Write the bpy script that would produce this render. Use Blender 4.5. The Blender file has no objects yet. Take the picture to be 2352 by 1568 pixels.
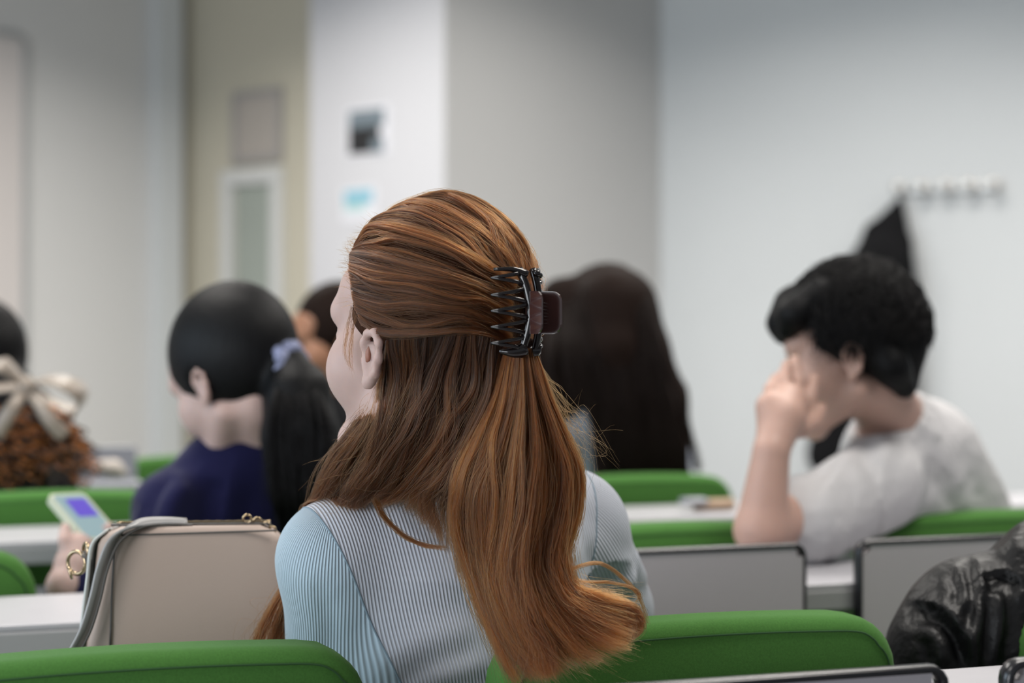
import bpy, bmesh, math, random
import numpy as np
from mathutils import Vector, Matrix
random.seed(7)
RNG = np.random.default_rng(11)
SC = bpy.context.scene
COL = SC.collection
PI = math.pi

# ------------------------------------------------------------------ camera
F = 4200.0                 # focal length in pixels of the 2352 wide frame
CX, HY = 1176.0, 760.0     # principal column, horizon row
CH = 1.145                 # camera height
cam_d = bpy.data.cameras.new('camera')
cam = bpy.data.objects.new('camera', cam_d)
COL.objects.link(cam)
cam.location = (0, 0, CH)
cam.rotation_euler = (PI/2, 0, 0)
cam_d.sensor_width = 36.0
cam_d.lens = F/2352*36
cam_d.shift_y = -24/2352
cam_d.clip_start = 0.05
cam_d.dof.use_dof = True
cam_d.dof.focus_distance = 1.77
cam_d.dof.aperture_fstop = 2.9
cam_d.dof.aperture_blades = 0
SC.camera = cam

# ------------------------------------------------------------------ light
SC.view_settings.view_transform = 'Standard'
SC.view_settings.look = 'None'
SC.view_settings.gamma = 1.0
SC.view_settings.use_curve_mapping = False
SC.view_settings.exposure = 0.0
W = bpy.data.worlds.new('world'); SC.world = W; W.use_nodes = True
W.node_tree.nodes['Background'].inputs[0].default_value = (0.86, 0.92, 1.0, 1)
W.node_tree.nodes['Background'].inputs[1].default_value = 0.36

def area(name, loc, target, sx, sy, power, color, spread=180):
    l = bpy.data.lights.new(name, 'AREA'); l.shape = 'RECTANGLE'; l.size = sx; l.size_y = sy
    l.energy = power; l.color = color; l.spread = math.radians(spread)
    o = bpy.data.objects.new(name, l); COL.objects.link(o); o.location = loc
    d = Vector(target) - Vector(loc)
    o.rotation_euler = d.to_track_quat('-Z', 'Y').to_euler()
    return o
WARM = (1.0, 0.95, 0.89)
for (lx, ly, pw) in ((-1.4, 3.4, 30), (1.1, 3.8, 30), (-1.2, 5.9, 44), (0.9, 6.0, 26), (2.6, 5.2, 30), (0.9, 1.9, 24), (-1.6, 1.2, 12)):
    area('ceiling_light_lamp', (lx, ly, 2.93), (lx, ly + .01, 0), 1.1, 0.5, pw*1.22, WARM, 142)
# added cool side light on the left, off frame, no window modelled there
area('cool_side_fill', (-3.6, 1.9, 1.6), (0, 2.3, 1.0), 2.4, 1.3, 34, (0.70, 0.86, 1.0), 150)
area('rear_left_fill', (-2.9, -.6, 1.35), (0.9, 6.0, 1.1), 2.4, 1.3, 62, (0.90, 0.95, 1.0), 160)  # added off-frame fill, brightens column face and walls from behind left

# ------------------------------------------------------------------ geometry frames
def at(px, py, Y):
    return np.array([(px-CX)/F*Y, Y, CH-(py-HY)/F*Y])
TH = math.radians(19)
U = np.array([math.cos(TH), math.sin(TH), 0.0])      # along the rows
N = np.array([-math.sin(TH), math.cos(TH), 0.0])     # towards the front of the hall
D0 = {1: 1.75, 2: 2.64, 3: 3.56, 4: 4.48}
def row(i, t, s, z):
    return np.array([0, D0[i], 0]) + U*t + N*s + np.array([0, 0, z])

# ------------------------------------------------------------------ object helpers
def prop(o, label=None, cat=None, group=None, kind=None):
    if label: o['label'] = label
    if cat: o['category'] = cat
    if group: o['group'] = group
    if kind: o['kind'] = kind
    return o
def empty(name, loc, label, cat, group=None, rz=0.0):
    o = bpy.data.objects.new(name, None); COL.objects.link(o)
    o.location = tuple(loc); o.rotation_euler = (0, 0, rz); o.empty_display_size = .05
    return prop(o, label, cat, group)
def link(name, me, mat=None, parent=None, smooth=False, world=False):
    """world=True: the mesh is in world coordinates, its parent is an unrotated empty (or chain)."""
    o = bpy.data.objects.new(name, me); COL.objects.link(o)
    if mat is not None and not me.materials: me.materials.append(mat)
    if smooth: me.shade_smooth()
    if parent is not None:
        o.parent = parent
        if world:
            off = Vector((0, 0, 0)); p = parent
            while p is not None:
                off += p.location; p = p.parent
            me.transform(Matrix.Translation(-off))
    return o
def mesh(verts, faces):
    me = bpy.data.meshes.new('m'); me.from_pydata([tuple(map(float, v)) for v in verts], [], [tuple(map(int, f)) for f in faces]); me.update()
    return me
def bm_mesh(bm):
    me = bpy.data.meshes.new('m'); bmesh.ops.recalc_face_normals(bm, faces=bm.faces[:]); bm.to_mesh(me); bm.free(); return me
def box_bm(bm, c, s, bev=0.0, seg=2, rot=None):
    m = Matrix.Translation(Vector(c)) @ (rot.to_4x4() if rot is not None else Matrix.Identity(4)) @ Matrix.Diagonal((s[0], s[1], s[2], 1))
    r = bmesh.ops.create_cube(bm, size=1, matrix=m)
    if bev > 0:
        vs = set(r['verts']); es = [e for e in bm.edges if e.verts[0] in vs and e.verts[1] in vs]
        bmesh.ops.bevel(bm, geom=es, offset=bev, segments=seg, profile=.5, affect='EDGES')
def box(c, s, bev=0.0, seg=2, rot=None):
    bm = bmesh.new(); box_bm(bm, c, s, bev, seg, rot); return bm_mesh(bm)
def frames(pts):
    pts = np.asarray(pts, float); n = len(pts)
    T = np.gradient(pts, axis=0); T /= np.linalg.norm(T, axis=1)[:, None] + 1e-12
    a = np.array([0, 0, 1.0]) if abs(T[0][2]) < .9 else np.array([1.0, 0, 0])
    A = np.zeros_like(pts); B = np.zeros_like(pts)
    for i in range(n):
        a = a - T[i]*np.dot(a, T[i]); a /= np.linalg.norm(a)+1e-12
        A[i] = a; B[i] = np.cross(T[i], a)
    return pts, T, A, B
def tube(pts, r, seg=8, flat=1.0):
    pts, T, A, B = frames(pts); n = len(pts); r = np.broadcast_to(np.asarray(r, float), (n,))
    V = []; Fc = []
    for i in range(n):
        for k in range(seg):
            an = 2*PI*k/seg
            V.append(pts[i] + A[i]*math.cos(an)*r[i] + B[i]*math.sin(an)*r[i]*flat)
    for i in range(n-1):
        for k in range(seg):
            k2 = (k+1) % seg
            Fc.append((i*seg+k, i*seg+k2, (i+1)*seg+k2, (i+1)*seg+k))
    Fc.append(tuple(range(seg))[::-1]); Fc.append(tuple((n-1)*seg+k for k in range(seg)))
    return V, Fc
def join(parts):
    V = []; Fc = []
    for v, f in parts:
        o = len(V); V += list(v); Fc += [tuple(i+o for i in q) for q in f]
    return V, Fc
def cr(P, n):
    """Catmull-Rom through P, n samples (works on arrays k x d)."""
    P = np.asarray(P, float); k = len(P)
    Q = np.vstack([2*P[0]-P[1], P, 2*P[-1]-P[-2]])
    x = np.linspace(0, k-1-1e-9, n); i = x.astype(int); t = (x-i)[:, None]
    a, b, c, d = Q[i], Q[i+1], Q[i+2], Q[i+3]
    return .5*((2*b) + (-a+c)*t + (2*a-5*b+4*c-d)*t*t + (-a+3*b-3*c+d)*t**3)
def rbox(w, d, h, rc, re, arch=0.0, nx=28, nz=20, ny=8, bow=0.0, taper=0.0):
    """Upholstered slab: width w (x), depth d (y), height h (z from 0); corner radius rc in xz, edge radius re."""
    bm = bmesh.new(); bmesh.ops.create_cube(bm, size=1)
    bmesh.ops.subdivide_edges(bm, edges=bm.edges[:], cuts=15, use_grid_fill=True)
    rim = [v for v in bm.verts if v.co.y < -.4999 and max(abs(v.co.x), abs(v.co.z)) > .4999 and v.co.z > -.2]
    hw, hd, hh = w/2, d/2, h/2
    for v in bm.verts:
        x, y, z = v.co*2
        x = math.copysign(abs(x)**.7, x); z = math.copysign(abs(z)**.7, z)
        X, Y, Z = x*hw, y*hd, z*hh
        # corner rounding in the xz plane
        ix, iz = max(abs(X)-(hw-rc), 0), max(abs(Z)-(hh-rc), 0)
        L = math.hypot(ix, iz)
        if L > 1e-9 and ix > 0 and iz > 0:
            m = max(ix, iz); k = m/L
            X = math.copysign(hw-rc+ix*k, X); Z = math.copysign(hh-rc+iz*k, Z)
        # edge rounding towards the front and back faces
        e = max(abs(Y)-(hd-re), 0)/re
        sh = re*(1-math.sqrt(max(0, 1-e*e)))
        if abs(y) > .999: sh = re*.62
        fx = 1-sh/hw*abs(x)**2; fz = 1-sh/hh*abs(z)**2
        X *= fx; Z *= fz
        if abs(y) > .999:
            Y = math.copysign(hd - re*.12 + .004*(1-max(x*x, z*z)), y)
        q = 1-(X/hw)**2
        Z2 = Z+hh
        Z2 += arch*q*(Z2/h)
        X *= 1 - taper*(Z2/h)
        Y += -bow*q
        v.co = (X, Y, Z2)
    global RIM
    RIM = sorted([tuple(v.co) for v in rim], key=lambda p: -math.atan2(p[2]-h*.5, p[0]) if p[2]-h*.5 > -.1*h else 9)
    RIM = [p for p in RIM if p[2] > .35*h]; RIM.sort(key=lambda p: -math.atan2(p[2]-h*.3, p[0]))
    return bm_mesh(bm)

# ------------------------------------------------------------------ materials
def mat(name, col, rough=.5, metal=0.0, bump=None, spec=.5, var=None, sheen=0.0, trans=0.0, coat=0.0, sss=0.0, emit=None):
    m = bpy.data.materials.new(name); m.use_nodes = True; nt = m.node_tree; b = nt.nodes['Principled BSDF']
    b.inputs['Base Color'].default_value = (*col, 1); b.inputs['Roughness'].default_value = rough
    b.inputs['Metallic'].default_value = metal; b.inputs['Specular IOR Level'].default_value = spec
    b.inputs['Sheen Weight'].default_value = sheen; b.inputs['Transmission Weight'].default_value = trans
    b.inputs['Coat Weight'].default_value = coat
    if sheen: b.inputs['Sheen Roughness'].default_value = .4
    if sss:
        b.inputs['Subsurface Weight'].default_value = sss; b.inputs['Subsurface Radius'].default_value = (.010, .004, .002)
        b.inputs['Subsurface Scale'].default_value = 1.0
    if emit:
        b.inputs['Emission Color'].default_value = (*emit[0], 1); b.inputs['Emission Strength'].default_value = emit[1]
    tc = nt.nodes.new('ShaderNodeTexCoord')
    if var:
        sc, amt = var
        n = nt.nodes.new('ShaderNodeTexNoise'); n.inputs['Scale'].default_value = sc; n.inputs['Detail'].default_value = 3
        nt.links.new(tc.outputs['Object'], n.inputs['Vector'])
        mp = nt.nodes.new('ShaderNodeMapRange'); mp.inputs['From Min'].default_value = .3; mp.inputs['From Max'].default_value = .7
        mp.inputs['To Min'].default_value = 1-amt; mp.inputs['To Max'].default_value = 1+amt
        nt.links.new(n.outputs['Fac'], mp.inputs['Value'])
        mx = nt.nodes.new('ShaderNodeVectorMath'); mx.operation = 'SCALE'; mx.inputs[0].default_value = col
        nt.links.new(mp.outputs['Result'], mx.inputs['Scale']); nt.links.new(mx.outputs['Vector'], b.inputs['Base Color'])
    if bump:
        sc, st, dist = bump
        n = nt.nodes.new('ShaderNodeTexNoise'); n.inputs['Scale'].default_value = sc; n.inputs['Detail'].default_value = 4
        nt.links.new(tc.outputs['Object'], n.inputs['Vector'])
        bp = nt.nodes.new('ShaderNodeBump'); bp.inputs['Strength'].default_value = st; bp.inputs['Distance'].default_value = dist
        nt.links.new(n.outputs['Fac'], bp.inputs['Height']); nt.links.new(bp.outputs['Normal'], b.inputs['Normal'])
    return m
M = {}
M['wall'] = mat('wall_paint', (.66, .66, .65), .8, bump=(60, .15, .002), var=(2, .012))
M['wall_cool'] = mat('wall_paint_cool', (.67, .70, .715), .75, bump=(60, .15, .002), var=(2, .012))
M['wall_shade'] = mat('wall_paint_shaded', (.54, .54, .535), .8, bump=(60, .15, .002))  # column side: shade of the face turned away, put into the paint colour
M['column'] = mat('column_paint', (.60, .605, .635), .75, bump=(60, .15, .002))
M['beige'] = mat('beige_laminate', (.60, .565, .46), .55, var=(3, .02))
M['beige_dark'] = mat('beige_frame', (.33, .31, .25), .5)
M['whitefr'] = mat('white_frame', (.68, .69, .68), .5)
M['panelgrey'] = mat('notice_grey', (.47, .43, .39), .6)
M['panelframe'] = mat('notice_frame', (.38, .365, .36), .5)
M['glass_green'] = mat('wired_glass', (.36, .40, .36), .2, var=(4, .03))
M['ceil'] = mat('ceiling_tile', (.62, .62, .61), .9, bump=(120, .3, .003))
M['floor'] = mat('floor_vinyl', (.20, .20, .20), .5, var=(6, .1))
M['trim'] = mat('wall_trim_grey', (.40, .41, .41), .5)
M['green'] = mat('green_upholstery', (.058, .160, .034), .95, bump=(1500, .5, .0006), spec=.1, sheen=.08, var=(500, .10))
M['green_seam'] = mat('green_seam', (.02, .07, .018), .95)
M['desk'] = mat('desk_white', (.43, .425, .45), .35, var=(30, .02))
M['desk_edge'] = mat('desk_edge', (.33, .33, .335), .5)
M['leaf'] = mat('grey_laminate', (.455, .425, .450), .42, bump=(900, .12, .0004), var=(600, .04))
M['blackedge'] = mat('black_edging', (.012, .012, .014), .25)
M['steel'] = mat('grey_steel', (.22, .22, .23), .4, metal=.6)
M['chrome'] = mat('brushed_steel', (.62, .60, .57), .28, metal=1.0)
M['black'] = mat('black_cloth', (.006, .006, .007), .9, bump=(40, .5, .01), spec=.2)
M['skin1'] = mat('fair_skin', (.46, .325, .29), .5, bump=(350, .12, .0006), sss=.25, var=(60, .03), spec=.35)
M['skin2'] = mat('skin', (.47, .30, .245), .5, sss=.2, var=(30, .03), spec=.35)
M['skin3'] = mat('tan_skin', (.30, .145, .085), .5, sss=.2, var=(25, .05), spec=.35)
M['ear_red'] = mat('flushed_skin', (.28, .12, .08), .5, sss=.35)
M['navy'] = mat('navy_knit', (.007, .007, .040), .9, bump=(160, .4, .002), sheen=.15, spec=.2)
M['tshirt'] = mat('white_cotton', (.50, .495, .505), .9, bump=(11, .6, .030), spec=.2)
M['blouse'] = mat('pale_blouse', (.62, .68, .80), .9, spec=.2)
M['denim'] = mat('dark_trousers', (.02, .022, .03), .9)
M['leather'] = mat('black_leather', (.0045, .0045, .005), .44, bump=(22, .8, .010), spec=.26)
M['bag'] = mat('beige_grained_leather', (.37, .290, .245), .5, bump=(900, .35, .0006), spec=.4)
M['bag_side'] = mat('bag_pale_side', (.50, .52, .50), .4, bump=(600, .2, .0005))
M['bag_edge'] = mat('bag_dark_piping', (.07, .065, .06), .5)
M['strap'] = mat('bag_strap', (.24, .235, .23), .35)
M['gold'] = mat('gold_metal', (.42, .32, .20), .2, metal=1.0)
M['clip'] = mat('clip_plastic', (.006, .0035, .0035), .13, spec=.5, coat=.1)
M['clip_tab'] = mat('clip_plastic_tab', (.045, .018, .016), .16, spec=.6, coat=.5)
M['phone'] = mat('phone_case', (.50, .52, .40), .4)
M['scr1'] = mat('phone_screen', (.05, .08, .09), .3, emit=((.30, .42, .45), .75))
M['scr2'] = mat('phone_screen_picture', (.02, .01, .08), .3, emit=((.10, .06, .52), .95))
M['ribbon'] = mat('satin_ribbon', (.25, .205, .165), .4, sheen=.3)
M['scrunchie'] = mat('scrunchie_cloth', (.20, .22, .34), .7, bump=(120, .6, .004), var=(70, .5))
M['curl'] = mat('copper_curl', (.36, .13, .035), .16, metal=.8)
M['curl_dark'] = mat('dark_curl', (.05, .02, .01), .3)
M['paperdark'] = mat('print_dark', (.016, .016, .018), .6)
M['papermid'] = mat('print_greyblue', (.16, .20, .23), .6)
M['paperwhite'] = mat('print_white', (.72, .73, .78), .6)
M['paperblue'] = mat('print_blue', (.22, .48, .60), .6)
M['papermint'] = mat('print_mint', (.42, .62, .62), .6)
M['cream'] = mat('cream_cloth', (.52, .47, .43), .8)
M['tan'] = mat('tan_leatherette', (.35, .24, .16), .6)
M['greyprop'] = mat('grey_plastic', (.25, .26, .29), .4)

def hair_mass_mat(name, col, rough=.5):
    m = mat(name, col, .7, spec=.08); nt = m.node_tree; b = nt.nodes['Principled BSDF']
    tc = nt.nodes['Texture Coordinate']
    mp = nt.nodes.new('ShaderNodeMapping'); mp.inputs['Scale'].default_value = (260, 260, 14)
    n = nt.nodes.new('ShaderNodeTexNoise'); n.inputs['Scale'].default_value = 1; n.inputs['Detail'].default_value = 4
    nt.links.new(tc.outputs['Object'], mp.inputs[0]); nt.links.new(mp.outputs[0], n.inputs['Vector'])
    bp = nt.nodes.new('ShaderNodeBump'); bp.inputs['Strength'].default_value = .8; bp.inputs['Distance'].default_value = .002
    nt.links.new(n.outputs['Fac'], bp.inputs['Height']); nt.links.new(bp.outputs['Normal'], b.inputs['Normal'])
    return m
def hair_mat(name, dark, light, rough=.32, radial=.5):
    m = bpy.data.materials.new(name); m.use_nodes = True; nt = m.node_tree
    nt.nodes.remove(nt.nodes['Principled BSDF'])
    h = nt.nodes.new('ShaderNodeBsdfHairPrincipled'); h.parametrization = 'COLOR'
    h.inputs['Roughness'].default_value = rough; h.inputs['Radial Roughness'].default_value = radial; h.inputs['IOR'].default_value = 1.36
    a = nt.nodes.new('ShaderNodeAttribute'); a.attribute_name = 'tone'
    r = nt.nodes.new('ShaderNodeMix'); r.data_type = 'RGBA'
    r.inputs['A'].default_value = (*dark, 1); r.inputs['B'].default_value = (*light, 1)
    nt.links.new(a.outputs['Fac'], r.inputs['Factor']); nt.links.new(r.outputs['Result'], h.inputs['Color'])
    nt.links.new(h.outputs[0], nt.nodes['Material Output'].inputs['Surface'])
    return m
M['redhair_mass'] = hair_mass_mat('auburn_hair_mass', (.035, .014, .007))
M['redhair'] = hair_mat('auburn_hair', (.019, .0105, .0072), (.165, .050, .0095))
M['blackhair_mass'] = hair_mass_mat('black_hair_mass', (.003, .003, .0035), .55)
M['blackhair_mass'].node_tree.nodes['Principled BSDF'].inputs['Specular IOR Level'].default_value = .14
M['blackhair_mass'].node_tree.nodes['Principled BSDF'].inputs['Roughness'].default_value = .48
M['blackhair'] = mat('black_hair', (.004, .0035, .004), .5, spec=.18)
M['brownhair_mass'] = hair_mass_mat('dark_brown_hair_mass', (.010, .005, .0035), .45)
M['brownhair'] = mat('dark_brown_hair', (.010, .005, .0035), .5, spec=.18)

def rib_mat(name, col):
    m = mat(name, col, .85, spec=.2, sheen=.3); nt = m.node_tree; b = nt.nodes['Principled BSDF']
    a = nt.nodes.new('ShaderNodeAttribute'); a.attribute_name = 'rib'
    mul = nt.nodes.new('ShaderNodeMath'); mul.operation = 'MULTIPLY'; mul.inputs[1].default_value = 2*PI/.0034
    si = nt.nodes.new('ShaderNodeMath'); si.operation = 'SINE'
    nt.links.new(a.outputs['Fac'], mul.inputs[0]); nt.links.new(mul.outputs[0], si.inputs[0])
    bp = nt.nodes.new('ShaderNodeBump'); bp.inputs['Strength'].default_value = .9; bp.inputs['Distance'].default_value = .0006
    nt.links.new(si.outputs[0], bp.inputs['Height'])
    n = nt.nodes.new('ShaderNodeTexNoise'); n.inputs['Scale'].default_value = 900
    tc = nt.nodes['Texture Coordinate']; nt.links.new(tc.outputs['Object'], n.inputs['Vector'])
    b2 = nt.nodes.new('ShaderNodeBump'); b2.inputs['Strength'].default_value = .3; b2.inputs['Distance'].default_value = .0003
    nt.links.new(n.outputs['Fac'], b2.inputs['Height']); nt.links.new(bp.outputs['Normal'], b2.inputs['Normal'])
    nt.links.new(b2.outputs['Normal'], b.inputs['Normal'])
    mr = nt.nodes.new('ShaderNodeMapRange'); mr.inputs['From Min'].default_value = -1; mr.inputs['From Max'].default_value = 1
    mr.inputs['To Min'].default_value = .72; mr.inputs['To Max'].default_value = 1.08
    nt.links.new(si.outputs[0], mr.inputs['Value'])
    mx = nt.nodes.new('ShaderNodeVectorMath'); mx.operation = 'SCALE'; mx.inputs[0].default_value = col
    nt.links.new(mr.outputs['Result'], mx.inputs['Scale']); nt.links.new(mx.outputs['Vector'], b.inputs['Base Color'])
    return m
M['rib'] = rib_mat('ribbed_knit_pale', (.53, .56, .63))
M['rib_cool_lit'] = rib_mat('ribbed_knit_cool_lit', (.45, .57, .66))  # left sleeve: same knit, cool light from the left put into its colour
M['rib_seam'] = mat('knit_seam', (.20, .27, .33), .9)

# ------------------------------------------------------------------ distance-field modelling
import openvdb as vdb
class Field:
    def __init__(s, lo, hi, h):
        s.lo = np.array(lo, float); s.h = h
        s.n = np.ceil((np.array(hi)-s.lo)/h).astype(int)+1
        s.d = np.full(s.n, .06, np.float32)
        s.ax = [s.lo[i]+np.arange(s.n[i])*h for i in range(3)]
    def block(s, lo, hi, pad):
        sl = []
        for i in range(3):
            a = int(np.floor((lo[i]-pad-s.lo[i])/s.h)); b = int(np.ceil((hi[i]+pad-s.lo[i])/s.h))+1
            a = min(max(a, 0), s.n[i]); b = min(max(b, 0), s.n[i])
            if b <= a: return None
            sl.append(slice(a, b))
        X, Y, Z = np.meshgrid(s.ax[0][sl[0]], s.ax[1][sl[1]], s.ax[2][sl[2]], indexing='ij')
        return tuple(sl), np.stack([X, Y, Z], -1).astype(np.float32)
    def apply(s, sl, v, k, op):
        a = s.d[sl]
        if op == 'add':
            h = np.clip(.5+.5*(a-v)/k, 0, 1); s.d[sl] = a*(1-h)+v*h-k*h*(1-h)
        elif op == 'sub':
            h = np.clip(.5-.5*(a+v)/k, 0, 1); s.d[sl] = a*(1-h)-v*h+k*h*(1-h)
    def cone(s, a, b, ra, rb, k=.012, op='add', ax=None, asp=1.0):
        a = np.asarray(a, float); b = np.asarray(b, float); R = max(ra, rb)*max(asp, 1)
        bl = s.block(np.minimum(a, b)-R, np.maximum(a, b)+R, max(k, .03))
        if bl is None: return s
        sl, P = bl
        if ax is not None:      # widen along the axis ax by asp
            ax = np.asarray(ax, float)
            sq = lambda Q: Q - (Q@ax)[..., None]*ax*(1-1/asp)
            P = sq(P-a); b2 = sq((b-a)[None])[0]
        else:
            P = P-a; b2 = b-a
        L = float(b2@b2)+1e-12
        t = np.clip((P@b2)/L, 0, 1)
        v = np.linalg.norm(P - t[..., None]*b2.astype(np.float32), axis=-1) - (ra+(rb-ra)*t)
        s.apply(sl, v, k, op); return s
    def chain(s, pts, rs, k=.012, **kw):
        for i in range(len(pts)-1): s.cone(pts[i], pts[i+1], rs[i], rs[i+1], k, **kw)
        return s
    def ell(s, c, r, R=None, k=.012, op='add'):
        c = np.asarray(c, float); r = np.asarray(r, float); m = r.max()
        bl = s.block(c-m, c+m, max(k, .03))
        if bl is None: return s
        sl, P = bl; P = P-c
        if R is not None: P = P@np.asarray(R, float)       # columns of R are local axes
        k0 = np.linalg.norm(P/r, axis=-1); k1 = np.linalg.norm(P/(r*r), axis=-1)+1e-9
        s.apply(sl, k0*(k0-1)/k1, k, op); return s
    def plane(s, p, n):     # keep the side opposite n
        n = np.asarray(n, float); n /= np.linalg.norm(n)
        v = (s.ax[0][:, None, None]-p[0])*n[0]+(s.ax[1][None, :, None]-p[1])*n[1]+(s.ax[2][None, None, :]-p[2])*n[2]
        s.d = np.maximum(s.d, v.astype(np.float32)); return s
    def mesh(s):
        d = s.d.copy()
        for a in (0, -1):
            d[a, :, :] = np.maximum(d[a, :, :], .01); d[:, a, :] = np.maximum(d[:, a, :], .01); d[:, :, a] = np.maximum(d[:, :, a], .01)
        d = np.clip(d/s.h, -3, 3)
        g = vdb.FloatGrid(3.0); g.copyFromArray(d.astype(np.float32))
        out = g.convertToPolygons(0.0)
        V = np.asarray(out[0], float)*s.h+s.lo; Q = np.asarray(out[-1])
        return V, Q[:, ::-1]
def sdf_obj(name, f, m, parent=None):
    V, Q = f.mesh()
    me = bpy.data.meshes.new('m'); me.from_pydata(V.tolist(), [], Q.tolist()); me.update()
    bm = bmesh.new(); bm.from_mesh(me); bmesh.ops.recalc_face_normals(bm, faces=bm.faces[:]); bm.to_mesh(me); bm.free()
    return link(name, me, m, parent, smooth=True, world=True)

def folds(me, curves, off=(0, 0, 0)):
    """press drapery folds into a cloth surface: each curve is a ridge with a valley on one side"""
    n = len(me.vertices); co = np.empty(n*3, np.float32); me.vertices.foreach_get('co', co); co = co.reshape(n, 3).astype(float)+np.array(off)
    no = np.empty(n*3, np.float32); me.vertices.foreach_get('normal', no); no = no.reshape(n, 3); add = np.zeros(n)
    for pts_, amp, sg in curves:
        q = cr([at(*p) for p in pts_], 60); t = np.gradient(q, axis=0); t /= np.linalg.norm(t, axis=1)[:, None]
        D = co[:, None]-q[None]; D[:, :, 1] *= .6; dd = np.linalg.norm(D, axis=2); m = dd.argmin(1); r = dd[np.arange(n), m]
        v = D[np.arange(n), m]; side = np.sign(v[:, 0]*-t[m][:, 2]+v[:, 2]*t[m][:, 0])*r
        end = np.minimum(m, 59-m)/59; fade = np.clip(end*5+.15, 0, 1)
        add += fade*amp*(np.exp(-(side/sg)**2/2)-1.25*np.exp(-((side+2.1*sg)/(sg*.8))**2/2))*(r < 6*sg)
    co += no*add[:, None]-np.array(off); me.vertices.foreach_set('co', co.astype(np.float32).reshape(-1)); me.update()

# ------------------------------------------------------------------ the hall
def wall(name, a, b, z0, z1, m, th=.1, side=1):
    """upright slab from a to b (xy); side=+1 puts the thickness to the left of a->b."""
    a = np.array(a, float); b = np.array(b, float); d = (b-a)/np.linalg.norm(b-a); n = np.array([-d[1], d[0]])*th*side
    q = [a, b, b+n, a+n]
    V = [(p[0], p[1], z0) for p in q]+[(p[0], p[1], z1) for p in q]
    Fc = [(0, 1, 2, 3), (4, 5, 6, 7), (0, 1, 5, 4), (1, 2, 6, 5), (2, 3, 7, 6), (3, 0, 4, 7)]
    bm = bmesh.new(); vs = [bm.verts.new(v) for v in V]
    for f in Fc: bm.faces.new([vs[i] for i in f])
    return prop(link(name, bm_mesh(bm), m), kind='structure')
CEIL = 3.0
dA = np.array([math.cos(math.radians(42)), -math.sin(math.radians(42))])   # wall direction, nearer to the right
dB = np.array([-dA[1], dA[0]])                                            # receding to the right
E0 = np.array([-.2526, 6.8])
E1 = E0 - dA*.745
K1 = E0 + dB*1.32
dR = np.array([math.cos(math.radians(27)), -math.sin(math.radians(27))])
wall('wall_column_front', E1, E0, 0, CEIL, M['column'], .3, 1)
wall('wall_column_side', E0+dB*.004+dA*.002, K1+dA*.002, 0, CEIL, M['wall_shade'], .3, 1)
wall('wall_right', K1, K1+dR*5.2, 0, CEIL, M['wall_cool'], .15, 1)
W0 = np.array([-.8345, 7.6]); W1 = W0 - dA*.84
DB0 = W1; DB1 = W0 + dA*.05
# beige door leaf set back beside the column
door = wall('door_1', W1 + dA*.03, W0, 0, CEIL, M['beige'], .06, 1)
L0 = W1 - dB*.02
L1 = L0 - dB*4.0
wall('trim_1', W1-dA*.01-dB*.05, W1+dA*.04-dB*.05, 0, CEIL, M['beige_dark'], .06, 1)
wl = wall('wall_left', L1, L0, 0, CEIL, M['wall'], .12, 1)
# slim pilaster next to the door
pa = L0 - dB*.04; pb = L0 - dB*.17
nrm = np.array([dA[0], dA[1]])
wall('trim_2', pb+nrm*.06, pa+nrm*.06, 0, CEIL, M['wall_cool'], .06, 1)
V = [(-8, -3, 0), (8, -3, 0), (8, 12, 0), (-8, 12, 0)]
prop(link('floor', box((0, 4.5, -.05), (16, 15, .1)), M['floor']), kind='structure')
prop(link('ceiling', box((0, 4.8, CEIL+.05), (16, 14, .1)), M['ceil']), kind='structure')
prop(link('baseboard_right', box((0, 0, 0), (1, 1, 1)), M['trim']), kind='structure')
o = bpy.data.objects['baseboard_right']
c = K1+dR*2.4 + np.array([-dR[1], dR[0]])*(-.01); o.location = (c[0], c[1], .05); o.scale = (4.6, .02, .1); o.rotation_euler = (0, 0, -math.radians(27))

def ray_plane2(px, p0, d):
    """xy where the vertical plane of image column px meets the wall line p0 + k d"""
    r = (px-CX)/F
    k = (r*p0[1]-p0[0])/(d[0]-r*d[1])
    return p0 + d*k
def on_wall(px, py, p0, d):
    q = ray_plane2(px, p0, d); return np.array([q[0], q[1], CH-(py-HY)/F*q[1]])
def plate(p0, d, x0, y0, x1, y1, off, th):
    """flat plate on a wall between two image columns at the heights the rows have there: returns mesh"""
    a = on_wall(x0, (y0+y1)/2, p0, d); b = on_wall(x1, (y0+y1)/2, p0, d)
    ym = (a[1]+b[1])/2; zt = CH-(y0-HY)/F*ym; zb = CH-(y1-HY)/F*ym
    dd = np.array(d)/np.linalg.norm(d); ang = math.atan2(dd[1], dd[0])
    n = np.array([dd[1], -dd[0]]);  n = n if n[1] < 0 else -n
    c = (a+b)/2; w = np.linalg.norm((b-a)[:2])
    cc = (c[0]+n[0]*(off+th/2), c[1]+n[1]*(off+th/2), (zt+zb)/2)
    return cc, (w, th, zt-zb), ang
def plate_obj(name, pl, m, parent=None, bev=.0, dx=0):
    cc, s, ang = pl
    me = box((0, 0, 0), s, bev)
    o = link(name, me, m); o.location = cc; o.rotation_euler = (0, 0, ang)
    if parent is not None:
        o.parent = parent; o.location = Vector(cc)-parent.location
    return o
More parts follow.
